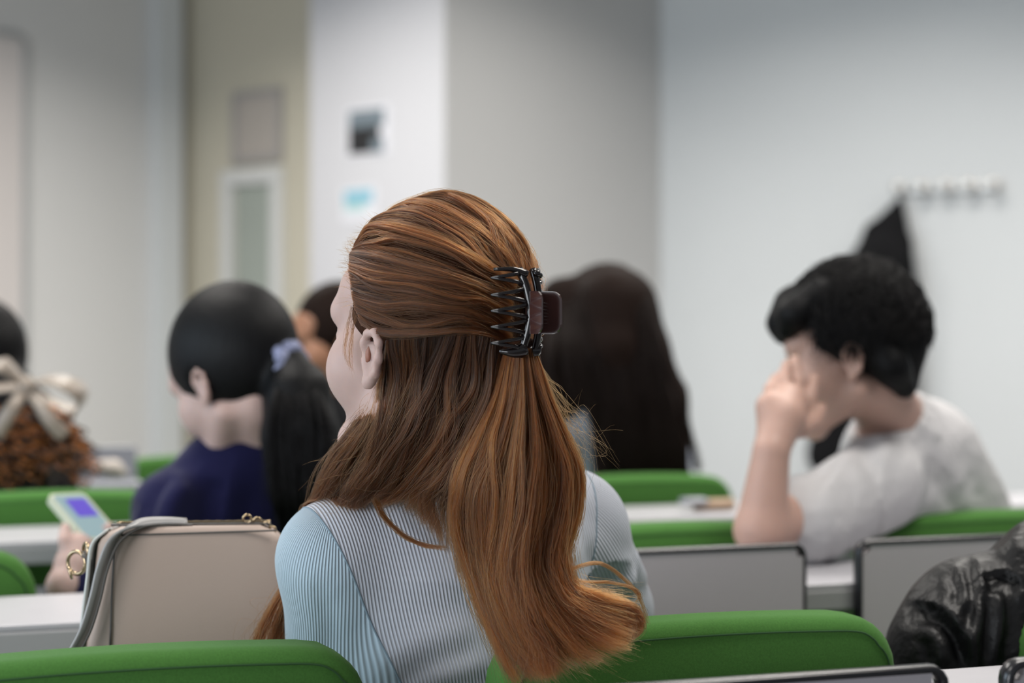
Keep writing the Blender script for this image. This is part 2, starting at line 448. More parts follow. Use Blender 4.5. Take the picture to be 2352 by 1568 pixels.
def framed(x0, y0, x1, y1, p0, d, fw, off, th, mf, parent, name='frame'):
    """four bars around a rectangle, fw in metres"""
    cc, s, ang = plate(p0, d, x0, y0, x1, y1, off, th)
    bm = bmesh.new(); w, _, h = s
    box_bm(bm, (0, 0, h/2-fw/2), (w, th, fw), .004); box_bm(bm, (0, 0, -h/2+fw/2), (w, th, fw), .004)
    box_bm(bm, (-w/2+fw/2, 0, 0), (fw, th, h-2*fw), .004); box_bm(bm, (w/2-fw/2, 0, 0), (fw, th, h-2*fw), .004)
    o = link(name, bm_mesh(bm), mf); o.rotation_euler = (0, 0, ang); o.parent = parent; o.location = Vector(cc)-parent.location
    return o
# framed grey panel high on the door
cc, s, ang = plate(W0, dA, 538, 207, 652, 374, 0, .02)
t = empty('notice_board', cc, 'small framed beige-grey panel mounted high on the beige door', 'notice board')
framed(538, 207, 652, 374, W0, dA, .028, .0, .02, M['panelframe'], t)
plate_obj('board', plate(W0, dA, 545, 214, 645, 366, .001, .008), M['panelgrey'], t)
# vision panel
cc, s, ang = plate(W0, dA, 517, 388, 655, 1000, 0, .03)
t = empty('window_1', cc, None, None); prop(t, kind='structure')
framed(517, 388, 655, 1000, W0, dA, .066, .0, .03, M['whitefr'], t, 'window_frame')
plate_obj('pane', plate(W0, dA, 545, 425, 630, 970, .001, .008), M['glass_green'], t)
# poster and blue notice on the column
cc, s, ang = plate(E0, dA, 798, 247, 888, 357, 0, .004)
t = empty('poster', cc, 'small dark photo print with pale grey-blue top on the white column', 'poster')
plate_obj('paper', plate(E0, dA, 797, 245, 895, 358, .0, .003), M['paperwhite'], t)
plate_obj('picture', plate(E0, dA, 803, 292, 874, 352, .003, .0015), M['paperdark'], t)
plate_obj('picture_top', plate(E0, dA, 803, 252, 884, 292, .003, .0015), M['papermid'], t)
plate_obj('picture_corner', plate(E0, dA, 855, 316, 882, 350, .0046, .001), M['papermid'], t)
cc, s, ang = plate(E0, dA, 790, 434, 862, 500, 0, .004)
t = empty('notice', cc, 'small pale notice with blue band below the dark poster on the column', 'notice')
plate_obj('paper', plate(E0, dA, 786, 430, 866, 512, .0, .003), M['paperwhite'], t)
plate_obj('blue_band', plate(E0, dA, 793, 437, 857, 466, .003, .0015), M['paperblue'], t)
plate_obj('mint_band', plate(E0, dA, 793, 466, 840, 484, .003, .0015), M['papermint'], t)
# rounded frame of a board at the far left on the left wall
cc, s, ang = plate(L0, dB, -330, 60, 55, 1000, 0, .02)
t = empty('whiteboard', cc, 'pale board with rounded grey frame at the left edge of the left wall', 'board')
def round_frame(w, h, r, tr):
    pts = []
    for (cx, cz, a0) in ((w/2-r, h/2-r, 0), (-w/2+r, h/2-r, 90), (-w/2+r, -h/2+r, 180), (w/2-r, -h/2+r, 270)):
        for k in range(7):
            a = math.radians(a0+90*k/6); pts.append((cx+r*math.cos(a), 0, cz+r*math.sin(a)))
    pts.append(pts[0]); pts.append(pts[1])
    return tube(pts, tr, 8)
fo = link('frame', mesh(*round_frame(s[0], s[2], .05, .016)), M['trim'], smooth=True); fo.parent = t; fo.rotation_euler = (0, 0, ang)
bo = link('board', box((0, .004, 0), (s[0]-.01, .01, s[2]-.01)), mat('board_white', (.66, .62, .60), .5)); bo.parent = t; bo.rotation_euler = (0, 0, ang)

# ceiling light panels (real fittings around the lamps)
cl_me = None
for k, (lx, ly) in enumerate(((-1.4, 3.4), (1.1, 3.8), (-1.2, 5.9), (0.9, 6.0), (2.6, 5.2), (0.9, 1.9), (-1.6, 1.2))):
    t = empty('ceiling_light', (lx, ly, CEIL), 'recessed white ceiling light panel above the seating', 'ceiling light', 'ceiling light panels above the seating')
    if cl_me is None:
        bm = bmesh.new()
        box_bm(bm, (0, .28, -.02), (1.2, .04, .04)); box_bm(bm, (0, -.28, -.02), (1.2, .04, .04))
        box_bm(bm, (.58, 0, -.02), (.04, .52, .04)); box_bm(bm, (-.58, 0, -.02), (.04, .52, .04))
        cl_me = bm_mesh(bm); cl_me.materials.append(M['whitefr'])
        df_me = box((0, 0, -.012), (1.12, .52, .01)); df_me.materials.append(M['paperwhite'])
    link('frame', cl_me, parent=t); link('diffuser', df_me, parent=t)

# coat rack
RK = K1; 
ra = on_wall(2072, 434, RK, dR); rb = on_wall(2288, 428, RK, dR); rn = np.array([dR[1], -dR[0]]); 
rn = rn if rn[1] < 0 else -rn
rc = (ra+rb)/2
rack = empty('coat_rack', rc, 'brushed metal rail with five round coat hooks on the right wall', 'coat rack')
rx = (rb-ra)[:2]; rl = np.linalg.norm(rx); rang = -math.radians(27)
o = link('rail', box((0, -.012, 0), (rl+.05, .012, .030), .004), M['chrome'], rack); o.rotation_euler = (0, 0, rang)
hookm = None
for k in range(5):
    p = (ra + (rb-ra)*k/4); p = p + np.array([0, 0, rc[2]-p[2]])
    if hookm is None:
        bm = bmesh.new()
        v, f = join([tube([(0, -.018, 0), (0, -.05, -.004), (0, -.064, .002)], [.008, .007, .008], 10),
                     tube([(0, -.062, .002), (0, -.067, .003), (0, -.074, .004), (0, -.077, .004)], [.012, .023, .023, .014], 18),
                     tube([(0, -.016, -.002), (0, -.04, -.028), (0, -.058, -.026)], [.006, .006, .007], 8)])
        hookm = mesh(v, f)
    o = link('hook', hookm, M['chrome'], rack, smooth=True); o.location = Vector(p-rc); o.rotation_euler = (0, 0, rang)

# ------------------------------------------------------------------ chairs
back_me = rbox(.437, .078, .40, .055, .022, arch=.010, bow=.012)
back_me.materials.append(M['green'])
# seam: along the rear upper edge of the cushion
sm = [(x*1.001, y-.0006, z) for x, y, z in RIM]
seam_me = mesh(*tube(cr(sm, 120), .0010, 6)); seam_me.materials.append(M['green_seam'])
seat_me = rbox(.43, .42, .075, .03, .03); seat_me.materials.append(M['green'])
bm = bmesh.new(); box_bm(bm, (0, .02, .14), (.05, .03, .28), .004); brk_me = bm_mesh(bm); brk_me.materials.append(M['steel'])
bm = bmesh.new(); box_bm(bm, (0, 0, .205), (.06, .06, .41), .006); box_bm(bm, (0, 0, .012), (.12, .34, .024), .006)
ped_me = bm_mesh(bm); ped_me.materials.append(M['steel'])
def chair(i, t, label):
    p = row(i, t, 0, 0)
    e = empty('lecture_chair', p, label, 'chair', 'green lecture hall chairs in rows', TH)
    o = link('backrest', back_me, parent=e, smooth=True); o.location = (0, .045, .447)
    s_ = link('seam', seam_me, parent=o, smooth=True)
    o = link('seat', seat_me, parent=e, smooth=True); o.location = (0, .30, .425)
    o = link('bracket', brk_me, parent=e); o.location = (0, .025, .28)
    o = link('pedestal', ped_me, parent=e); o.location = (0, .27, 0)
    return e
lab1 = {-1: 'green lecture chair at the bottom left, in front of the beige handbag', 0: 'green lecture chair the long red hair hangs over, grey panel behind it',
        1: 'green lecture chair at the right edge beside the black leather jacket'}
for k in (-1, 0, 1): chair(1, .212+.567*k+(.04 if k == 1 else 0), lab1[k])
lab2 = {-2: 'green lecture chair cut by the left edge, above the white desk end', -1: 'green lecture chair between the beige handbag and the blue sleeve, under the navy sweater',
        0: 'empty green lecture chair directly above the left grey panel, right of the blue sweater', 1: 'green lecture chair behind the man in the white T-shirt'}
for k in (-2, -1, 0, 1): chair(2, .2475+.565*k, lab2[k])
lab3 = {-2: 'green lecture chair behind the phone, under the curly ponytail', -1: 'green lecture chair in the third row hidden behind the navy sweater',
        0: 'green lecture chair under the long dark hair in the third row'}
for k in (-2, -1, 0): chair(3, .268+.568*k, lab3[k])
lab4 = {0: 'farthest green lecture chair, left of the navy sweater woman\'s chin', 1: 'farthest row green lecture chair hidden behind the red-haired woman'}
for k in (0, 1): chair(4, -.725+.565*k, lab4[k])

# ------------------------------------------------------------------ desks with folding leaves
ZD = .80
def leaf_meshes(w, h=.30):
    bm = bmesh.new(); box_bm(bm, (0, 0, -h/2), (w, .016, h), 0)
    es = [e for e in bm.edges if abs(e.verts[0].co.y-e.verts[1].co.y) > .01]
    bmesh.ops.bevel(bm, geom=es, offset=.014, segments=5, affect='EDGES')
    a = bm_mesh(bm)
    pts = []
    r = .014
    for (cx, cz, a0) in ((w/2-r, -r, 0), (-w/2+r, -r, 90), (-w/2+r, -h+r, 180), (w/2-r, -h+r, 270)):
        for k in range(5):
            an = math.radians(a0+90*k/4); pts.append((cx+r*math.cos(an), 0, cz+r*math.sin(an)))
    pts += [pts[0], pts[1]]
    b = mesh(*tube(pts, .0048, 8, flat=2.1))
    # tube's second axis is y after the frame choice; squash handled by flat
    return a, b
def desk(i, label, t0, t1, up, down, modesty=False):
    e = empty('long_desk', row(i, 0, 0, 0), label, 'desk', None, TH)
    c = (t0+t1)/2; w = t1-t0
    link('desktop', box((c, -.155, ZD-.004), (w, .245, .008), .002), M['desk'], e)
    link('desk_edge', box((c, -.1565, ZD-.0225), (w, .246, .029), .003), M['desk_edge'], e)
    for x in np.arange(t0+.12, t1, .565):
        bm = bmesh.new()
        box_bm(bm, (x, -.165, ZD-.035-.35), (.035, .05, .70), .004); box_bm(bm, (x, -.165, .012), (.05, .30, .024), .004)
        box_bm(bm, (x, -.165, ZD-.05), (.05, .20, .02), .003)
        link('leg', bm_mesh(bm), M['steel'], e)
    if modesty:
        link('modesty_panel', box((c, -.235, ZD-.21), (w, .012, .26), .003), M['leaf'], e)
    for (a, b) in up:
        la, lb = leaf_meshes(b-a)
        o = link('folding_leaf', la, M['leaf'], e); o.location = ((a+b)/2-.10, -.290, ZD+.056)
        link('black_edging', lb, M['blackedge'], o, smooth=True)
        for q in (-.14, .14): link('hinge', box(((a+b)/2-.10+q, -.2795, ZD-.03), (.03, .009, .05), .002), M['steel'], e)
    for (a, b) in down:
        o = link('folding_leaf', box(((a+b)/2, -.42, ZD-.009), (b-a, .27, .018), .004), M['desk'], e)
        bm = bmesh.new(); box_bm(bm, ((a+b)/2, -.41, ZD-.03), (.03, .28, .02), .003)
        link('leaf_support', bm_mesh(bm), M['steel'], e)
    return e
desk(1, 'white desk with black-edged grey flip-up panel along the bottom right edge', -1.4, 1.7, [(-.11, .39), (.455, .955)], [])
desk(2, 'white desk carrying the beige handbag, with two raised grey panels', -1.6, 1.9, [(-.086, .414), (.50, 1.0)], [(-.46, -.15)])
desk(3, 'white desk in the third row behind the phone', -1.9, 1.2, [], [], True)
desk(4, 'white desk in the far row at left, beyond the curly ponytail', -1.5, .4, [], [], True)

# ------------------------------------------------------------------ people
def hframe(yaw, pitch=0, roll=0):
    """columns: right, forward, up. yaw: turned left from +Y; pitch: down; roll: crown towards her left."""
    y = math.radians(yaw); p = math.radians(pitch); r = math.radians(roll)
    R = Matrix.Rotation(y, 3, 'Z') @ Matrix.Rotation(-p, 3, 'X') @ Matrix.Rotation(-r, 3, 'Y')
    return np.array(R)
def head_sdf(f, c, R, s=1.0, nose=1.0, ears=(1, 1), lip=0.0):
    g = lambda x, y, z: c + R@(np.array([x, y, z])*s)
    E = lambda p, r, k=.012, op='add': f.ell(g(*p), np.array(r)*s, R, k*s, op)
    C = lambda a, b, ra, rb, k=.012, op='add': f.cone(g(*a), g(*b), ra*s, rb*s, k*s, op)
    E((0, -.014, .048), (.070, .089, .080))
    E((0, .035, -.005), (.060, .062, .082), .02)
    C((-.050, .0, -.045), (-.018, .070, -.088), .020, .018, .02); C((.050, .0, -.045), (.018, .070, -.088), .020, .018, .02)
    E((0, .076, -.093), (.022, .019, .019), .018)
    E((-.044, .050, -.018), (.026, .034, .034), .02); E((.044, .050, -.018), (.026, .034, .034), .02)
    E((0, .052, .058), (.060, .046, .040), .02)
    C((-.036, .081, .036), (.036, .081, .036), .0145, .0145, .014)
    for q in (-1, 1):
        E((q*.032, .100, .012), (.017, .013, .010), .010, 'sub')
        E((q*.031, .079, .012), (.0125, .0125, .0115), .003)
    C((0, .088, .018), (0, .088+.024*nose, -.024), .007, .0105, .010)
    E((-.010, .094, -.028), (.007, .010, .006), .006); E((.010, .094, -.028), (.007, .010, .006), .006)
    E((0, .091-lip, -.052), (.024, .012, .0065), .005); E((0, .090-lip, -.063), (.021, .012, .0075), .004)
    C((-.022, .0995-lip, -.0575), (.022, .0995-lip, -.0575), .0022, .0022, .003, 'sub')
    for q, on in ((-1, ears[0]), (1, ears[1])):
        if not on: continue
        x = q*.074
        E((q*.073, .002, -.004), (.005, .011, .021), .006)
        pts = [(x, .012, .002), (x+q*.9*.003, .013, .013), (x+q*.9*.006, .006, .023), (x+q*.9*.009, -.006, .025), (x+q*.9*.010, -.013, .016),
               (x+q*.9*.009, -.013, .001), (x+q*.9*.006, -.007, -.014), (x+q*.9*.002, .003, -.023)]
        for a, b in zip(pts[:-1], pts[1:]): C(a, b, .0036, .0036, .005)
        E((x+q*.9*.001, .006, -.023), (.0045, .007, .008), .005)
        E((x+q*.9*.007, .004, -.002), (.006, .006, .010), .004, 'sub')
        C((x, .012, -.004), (x+q*.9*.002, .010, -.010), .0035, .0035, .004)
def build_person(name, loc, label, hc, R, neck, chest, pelvis, lat, arms, skin, cloth_m, h=.0045, s=1.0, wide=1.0, sleeve=1.0,
                 nose=1.0, ears=(1, 1), cloth_name='shirt', collar=None, hands=None, ear_tint=None, extra_cloth=None, fat=1.0, trousers=True):
    """arms: list of (shoulder, elbow, wrist). All positions in world coordinates."""
    e = empty(name, loc, label, 'person')
    neck = np.array(neck); chest = np.array(chest); pelvis = np.array(pelvis); lat = np.array(lat)/np.linalg.norm(lat)
    pts = [neck, chest, pelvis]+[q for a in arms for q in a]+([q for hd in hands for fg in hd for q in fg[0]] if hands else [])
    pts = np.array(pts)
    lo = np.minimum(pts.min(0)-.20, hc-.15); hi = np.maximum(pts.max(0)+.20, hc+.20); lo[2] = max(lo[2], .42)
    up = (neck-chest); up /= np.linalg.norm(up)
    waist = chest*.45+pelvis*.55
    def torso(f, o):
        f.chain([neck+np.array([0, 0, -.01]), neck*.62+chest*.38, chest, waist, pelvis], [.050+o, .088*fat+o, .110*fat+o, .094*fat+o, .112*fat+o], .03, ax=lat, asp=1.42*wide)
        for a in arms:
            f.cone(neck+up*-.005, a[0]+up*.012, .040+o, .044+o, .035)
            f.cone(a[0], (a[0]*.35+chest*.65), .052+o, .07+o, .03)
    f = Field(lo, hi, h)
    torso(f, -.011)
    f.cone(neck-up*.02, hc+R@np.array([0, -.022, -.045]), .054, .050, .02)
    head_sdf(f, hc, R, s, nose, ears, .010 if nose < .8 else 0.0)
    for a in arms:
        f.chain(a, [.048, .038, .027], .012)
    if hands:
        for hd in hands:
            for (ps, rs) in hd: f.chain([np.array(p) for p in ps], rs, .005)
    body = sdf_obj('body', f, skin, e)
    g = Field(lo, hi, h)
    torso(g, .004)
    for a in arms:
        S, Eb, Wr = [np.array(q) for q in a]
        if sleeve <= 1: g.cone(S, S+(Eb-S)*sleeve, .056, .056, .02)
        else:
            g.cone(S, Eb, .0545, .048, .02); g.cone(Eb, Eb+(Wr-Eb)*(sleeve-1), .048, .036, .012)
    if extra_cloth: extra_cloth(g)
    hd = (hc-neck)/np.linalg.norm(hc-neck)
    q = neck+hd*((.028 if collar is None else collar)+.075)
    g.cone(q, q+hd*.10, .078, .09, .012, 'sub')
    cl = sdf_obj(cloth_name, g, cloth_m, e)
    if trousers:
        tf = Field(pelvis-np.array([.40, .40, pelvis[2]]), pelvis+np.array([.40, .75, .15]), .012)
        fw = np.array([-lat[1], lat[0], 0]); fw = fw/np.linalg.norm(fw)
        for q in (-1, 1):
            hip = pelvis+lat*q*.09; kn = hip+N*.40+np.array([0, 0, .0]); an = np.array([kn[0], kn[1], .10])
            tf.chain([hip, kn, an], [.085, .062, .045], .03)
            tf.cone(an+np.array([0, 0, -.06]), an+N*.14+np.array([0, 0, -.065]), .04, .032, .02)
        sdf_obj('trousers', tf, M['denim'], e)
    return e, body, cl
def strands(name, P, rad, tone, m, parent):
    """P: n x k x 3 world; rad: n x k or scalar; tone: n (0..1)"""
    n, k, _ = P.shape
    off = np.zeros(3); p = parent
    while p is not None: off += np.array(p.location); p = p.parent
    cu = bpy.data.hair_curves.new(name); cu.add_curves([k]*n)
    Q = (P-off).astype(np.float32).reshape(-1)
    cu.attributes['position'].data.foreach_set('vector', Q)
    a = cu.attributes.new('radius', 'FLOAT', 'POINT')
    a.data.foreach_set('value', np.broadcast_to(np.asarray(rad, np.float32), (n, k)).astype(np.float32).reshape(-1))
    tone = np.asarray(tone, np.float32); tone = tone[:, None] if tone.ndim == 1 else tone
    b = cu.attributes.new('tone', 'FLOAT', 'POINT'); b.data.foreach_set('value', np.ascontiguousarray(np.clip(np.broadcast_to(tone, (n, k)), 0, 1), np.float32).reshape(-1))
    cu.materials.append(m)
    o = bpy.data.objects.new(name, cu); COL.objects.link(o); o.parent = parent
    return o
def smooth_noise(n, k, knots, amp, rng=RNG, grow=1.0):
    a = rng.normal(size=(n, knots, 3)); x = np.linspace(0, knots-1.001, k); i = x.astype(int); t = x-i; t = t*t*(3-2*t)
    v = a[:, i]*(1-t)[None, :, None]+a[:, np.minimum(i+1, knots-1)]*t[None, :, None]
    g = np.linspace(0, 1, k)**grow
    return v*amp*g[None, :, None]
def comb(G, n, locks, rng=RNG, front=0.0, k=24, lockw=1.0, lift=.004, outward=None, wander=.5, clump=.45, umin=0.0, umax=1.0, jit=.0012, endshrink=.0, trim=.15, stray=.12):
    """G: guide curves. Strands spread over them in nested locks (large, medium, fine); returns points and a lock tone."""
    g = len(G); GS = np.stack([cr(q, k) for q in G])              # g,k,3
    u0 = rng.uniform(umin, umax, n); s = np.linspace(0, 1, k)
    u = np.repeat(u0[:, None], k, 1); out_h = np.zeros((n, k)); tone = np.zeros(n)
    for lev, (fr, lf, cl) in enumerate(((1, 1.0, .35*clump), (3.3, .42, clump), (11, .16, .8*clump))):
        m = max(3, int(locks*fr)); edges = np.sort(np.concatenate([[umin-.001], umin+(umax-umin)*(np.arange(1, m)+rng.uniform(-.38, .38, m-1))/m, [umax+.001]]))
        c = .5*(edges[1:]+edges[:-1]); hw = .5*(edges[1:]-edges[:-1])
        # lock borders drift slowly along the length
        amp = wander/m; K = 6; a = np.cumsum(rng.normal(size=(m, K)), 1)*amp*.8; a -= a[:, :1]
        x = np.linspace(0, K-1-1e-6, k); ii = x.astype(int); tt = x-ii; tt = tt*tt*(3-2*tt)
        dr = a[:, ii]*(1-tt)+a[:, ii+1]*tt
        L = np.clip(np.searchsorted(edges, u0)-1, 0, m-1); v = (u0-c[L])/hw[L]
        out_h += (lf*rng.uniform(.45, 1.5, m)[L]*(np.sqrt(np.clip(1-v*v, 0, 1))-.55))[:, None]*np.sin(np.clip(s*3+.25, 0, PI/2))[None]
        out_h += lf*(rng.normal(size=(m, 1))*.35)[L]*np.sin(s*PI)[None]
        u += dr[L] - (v*hw[L])[:, None]*cl*(np.clip(s*1.6, 0, 1)[None]+(endshrink*s[None]**3 if lev else 0))
        tone += rng.uniform(-.5, .5, m)[L]*(.8, .9, .7)[lev]
    st = rng.uniform(size=n) < stray
    u[st] += (rng.normal(size=(st.sum(), 2))@np.stack([s, np.sin(s*PI)]))*.6*wander/locks
    u = np.clip((u), 0, 1)*(g-1)
    i = np.minimum(u.astype(int), g-2); t = (u-i)[..., None]
    kk = np.arange(k)[None]
    P = GS[i, kk]*(1-t)+GS[i+1, kk]*t
    out = np.array([0, -1.0, 0])[None, None] if outward is None else outward(P)
    P = P + out*(out_h*lift*.75 + (rng.uniform(-1, .25, n)*lift*.28)[:, None])[..., None]
    P = P + smooth_noise(n, k, 5, jit, rng, .6)
    P[st] += smooth_noise(int(st.sum()), k, 4, jit*2.2, rng, .8)
    tr = 1-trim*rng.uniform(0, 1, n)**2
    fr_ = front*rng.uniform(0, 1, n)
    x = (fr_[:, None]+(tr-fr_)[:, None]*s[None])*(k-1.0001); i = x.astype(int); t = (x-i)[..., None]; ar = np.arange(n)[:, None]
    P = P[ar, i]*(1-t)+P[ar, np.minimum(i+1, k-1)]*t
    return P, np.clip(.5+tone*.55, 0, 1)
def ell_hit(px, py, c, R, r):
    """point where the sight line of pixel meets an ellipsoid (nearest limb point when it misses)"""
    o = R.T@(np.array([0, 0, CH])-c)/r; d = at(px, py, 1.0)-np.array([0, 0, CH]); d = R.T@d/r
    A = d@d; B = o@d; Cc = o@o-1; D = B*B-A*Cc
    if D > 0: q = o+d*((-B-math.sqrt(D))/A)
    else: q = o+d*(-B/A); q = q/np.linalg.norm(q)
    return c+R@(q*r)
def prof(n, k, r, r0=.6, tip=.25):
    x = np.linspace(0, 1, k); a = np.where(x > .75, 1-(x-.75)/.25*(1-tip), 1.0)
    return np.broadcast_to((r*a)[None], (n, k))

#@@P1
# ================================================================== the red-haired woman
HS = 1.04
hc = at(984, 820, 1.83); HR = hframe(50, 3, 0); HRf = hframe(50, -6, 0)
hcr = hc + HR@np.array([0, -.015, .052]); hr = np.array([.086, .1115, .1055])
neck = np.array([-.050, 1.915, .985]); chest = np.array([-.055, 1.945, .80]); pelvis = np.array([-.05, 2.02, .60])
lat = np.array([math.cos(math.radians(24)), math.sin(math.radians(24)), .09])
armsP1 = [(at(772, 1292, 1.875), at(766, 1640, 1.93), at(640, 1640, 2.15)), (at(1306, 1212, 2.03), at(1400, 1400, 2.12), at(1200, 1440, 2.32))]
def p1_extra(g):
    g.cone(at(1322, 1240, 2.03), at(1372, 1400, 2.09), .052, .05, .03)
    # soft fold of cloth at the right elbow and creases under the shoulder blades
    g.cone(at(1440, 1300, 2.05), at(1462, 1322, 2.08), .012, .006, .02)
    g.cone(at(1330, 1240, 1.97), at(1440, 1330, 2.02), .010, .008, .02)
P1, P1b, P1c = build_person('person', (-.05, 2.0, 0), 'long red-haired woman with a claw clip and ribbed pale blue sweater, seen from behind', hc, HRf, neck, chest, pelvis, lat, armsP1,
    M['skin1'], M['rib'], h=.0036, s=HS, wide=.98, sleeve=1.9, nose=.55, ears=(1, 1), cloth_name='sweater', extra_cloth=p1_extra, fat=.95, collar=.03)
folds(P1c.data, [([(850, 1560, 1.84), (960, 1475, 1.83), (1110, 1430, 1.83)], .0024, .012), ([(880, 1620, 1.84), (1010, 1540, 1.83), (1140, 1500, 1.83)], .0018, .012),
                 ([(1320, 1335, 1.98), (1390, 1290, 2.0), (1455, 1290, 2.03)], .0035, .008), ([(1350, 1390, 1.99), (1420, 1350, 2.02), (1462, 1345, 2.04)], .003, .007),
                 ([(775, 1300, 1.83), (800, 1420, 1.83), (792, 1540, 1.84)], .0015, .010)], (-.05, 2.0, 0))
# cut the sleeves off the sweater along the armholes
latn = lat/np.linalg.norm(lat)
def cut_sleeve(side, p0, nrm):
    src = P1c.data; off = np.array(P1.location)
    bm = bmesh.new(); bm.from_mesh(src)
    bmesh.ops.bisect_plane(bm, geom=bm.verts[:]+bm.edges[:]+bm.faces[:], plane_co=Vector(p0-off), plane_no=Vector(nrm), dist=1e-6)
    out = [f for f in bm.faces if (np.array(f.calc_center_median())+off-p0)@nrm > 0]
    oset = set(f.index for f in out)
    rim = [e for e in bm.edges if len(e.link_faces) == 2 and ((e.link_faces[0] in out) != (e.link_faces[1] in out))] if len(out) < 1 else []
    b2 = bm.copy()
    bm.faces.ensure_lookup_table(); b2.faces.ensure_lookup_table()
    bm.faces.index_update(); b2.faces.index_update()
    sel = [f for f in bm.faces if (np.array(f.calc_center_median())+off-p0)@nrm > 0]
    bmesh.ops.delete(bm, geom=sel, context='FACES')
    sel2 = [f for f in b2.faces if (np.array(f.calc_center_median())+off-p0)@nrm <= 0]
    bmesh.ops.delete(b2, geom=sel2, context='FACES')
    bm.to_mesh(src)
    me = bpy.data.meshes.new('m'); b2.to_mesh(me)
    bnd = [v for v in b2.verts if abs((np.array(v.co)+off-p0)@nrm) < 2e-4 and any(e.is_boundary for e in v.link_edges)]
    loop = np.array([np.array(v.co)+off for v in bnd]) if bnd else np.zeros((0, 3))
    b2.free(); bm.free()
    o = link('sleeve', me, M['rib_cool_lit'] if side < 0 else M['rib'], P1, smooth=True)
    return o, loop
def set_rib(o, fn):
    me = o.data; n = len(me.vertices); co = np.empty(n*3, np.float32); me.vertices.foreach_get('co', co); co = co.reshape(n, 3)+np.array(P1.location)
    a = me.attributes.new('rib', 'FLOAT', 'POINT'); a.data.foreach_set('value', fn(co).astype(np.float32))
SL = []
# left armhole plane: through the shoulder top, leaning inwards below
pL = at(733, 1222, 1.86); nL = -latn*1.0 + np.array([0, 0, -.34]); nL /= np.linalg.norm(nL)
pR = at(1352, 1130, 2.0); nR = latn*1.0 + np.array([0, 0, -.30]); nR /= np.linalg.norm(nR)
for side, p0, nr, arm in ((-1, pL, nL, armsP1[0]), (1, pR, nR, armsP1[1])):
    o, loop = cut_sleeve(side, p0, nr)
    S, Eb = np.array(arm[0]), np.array(arm[1]); axd = (Eb-S)/np.linalg.norm(Eb-S)
    a1 = np.cross(axd, [0, 1, 0]); a1 /= np.linalg.norm(a1); a2 = np.cross(axd, a1)
    set_rib(o, lambda co, S=S, a1=a1, a2=a2: np.arctan2((co-S)@a1, ((co-S)@a2))*.060)
    if len(loop) > 8:
        c = loop.mean(0); q = loop-c; b1 = np.cross(nr, [0, 0, 1]); b1 /= np.linalg.norm(b1); b2_ = np.cross(nr, b1)
        an = np.arctan2(q@b2_, q@b1); loop = loop[np.argsort(an)]
        loop = np.vstack([loop, loop[:2]])
        loop = np.array([loop[max(0, i-3):i+4].mean(0) for i in range(len(loop))])
        sm_o = link('seam', mesh(*tube(loop[::2], .0011, 6)), M['rib_seam'], o, smooth=True, world=True)
set_rib(P1c, lambda co: (co-neck)@latn + .10*(co[:, 2]-.9)*np.where((co-neck)@latn < 0, 1, .2))

# ---- hair: a solid mass underneath and tens of thousands of strands over it
def eh(px, py, o=0.0): return ell_hit(px, py, hcr, HR, hr+o)
A = [[(830, 748), (880, 768), (950, 770), (1050, 757), (1120, 764), (1172, 796)],
     [(812, 700), (875, 738), (960, 748), (1060, 738), (1120, 748), (1172, 774)],
     [(806, 660), (870, 688), (960, 702), (1060, 702), (1120, 716), (1172, 750)],
     [(800, 622), (860, 640), (950, 655), (1050, 667), (1112, 686), (1174, 722)],
     [(799, 585), (860, 592), (940, 611), (1040, 636), (1112, 660), (1176, 694)],
     [(799, 556), (850, 546), (930, 562), (1030, 600), (1112, 637), (1178, 670)],
     [(806, 535), (852, 508), (935, 515), (1040, 560), (1122, 610), (1184, 650)],
     [(826, 503), (884, 474), (975, 475), (1082, 525), (1155, 585), (1196, 642)],
     [(862, 478), (930, 455), (1022, 455), (1115, 505), (1178, 565), (1208, 636)],
     [(902, 458), (985, 442), (1075, 455), (1155, 515), (1207, 580), (1222, 634)]]
GA = [np.array([eh(x, y) for x, y in g]) for g in A]
# the last guides run over the crown, beyond the outline, towards the clip
cb = HR.T@(GA[-1]-hcr).T
top = []
for q in (0.45, 1.0):
    g = np.array([HR@(np.array([x*(1-q)+0*q, y, z])*1.0) for x, y, z in cb.T])
    g = np.array([v/np.linalg.norm((HR.T@v)/hr) for v in g])
    top.append(hcr+g)
GA += top
def outA(P):
    q = (P-hcr)@HR; n = q/(hr*hr); n = n@HR.T; return n/(np.linalg.norm(n, axis=-1, keepdims=True)+1e-9)
SA, TA = comb(GA, 12500, 20, front=.03, k=22, lift=.0080, outward=outA, wander=.55, jit=.0011, trim=.05, lockw=1.15)
mirror = lambda P: hcr + (((P-hcr)@HR)*np.array([-1, 1, 1]))@HR.T
SAm, TAm = comb(GA, 4200, 30, k=16, lift=.005, outward=outA, wander=.5, trim=.05, lockw=1.2)
SAm = mirror(SAm)
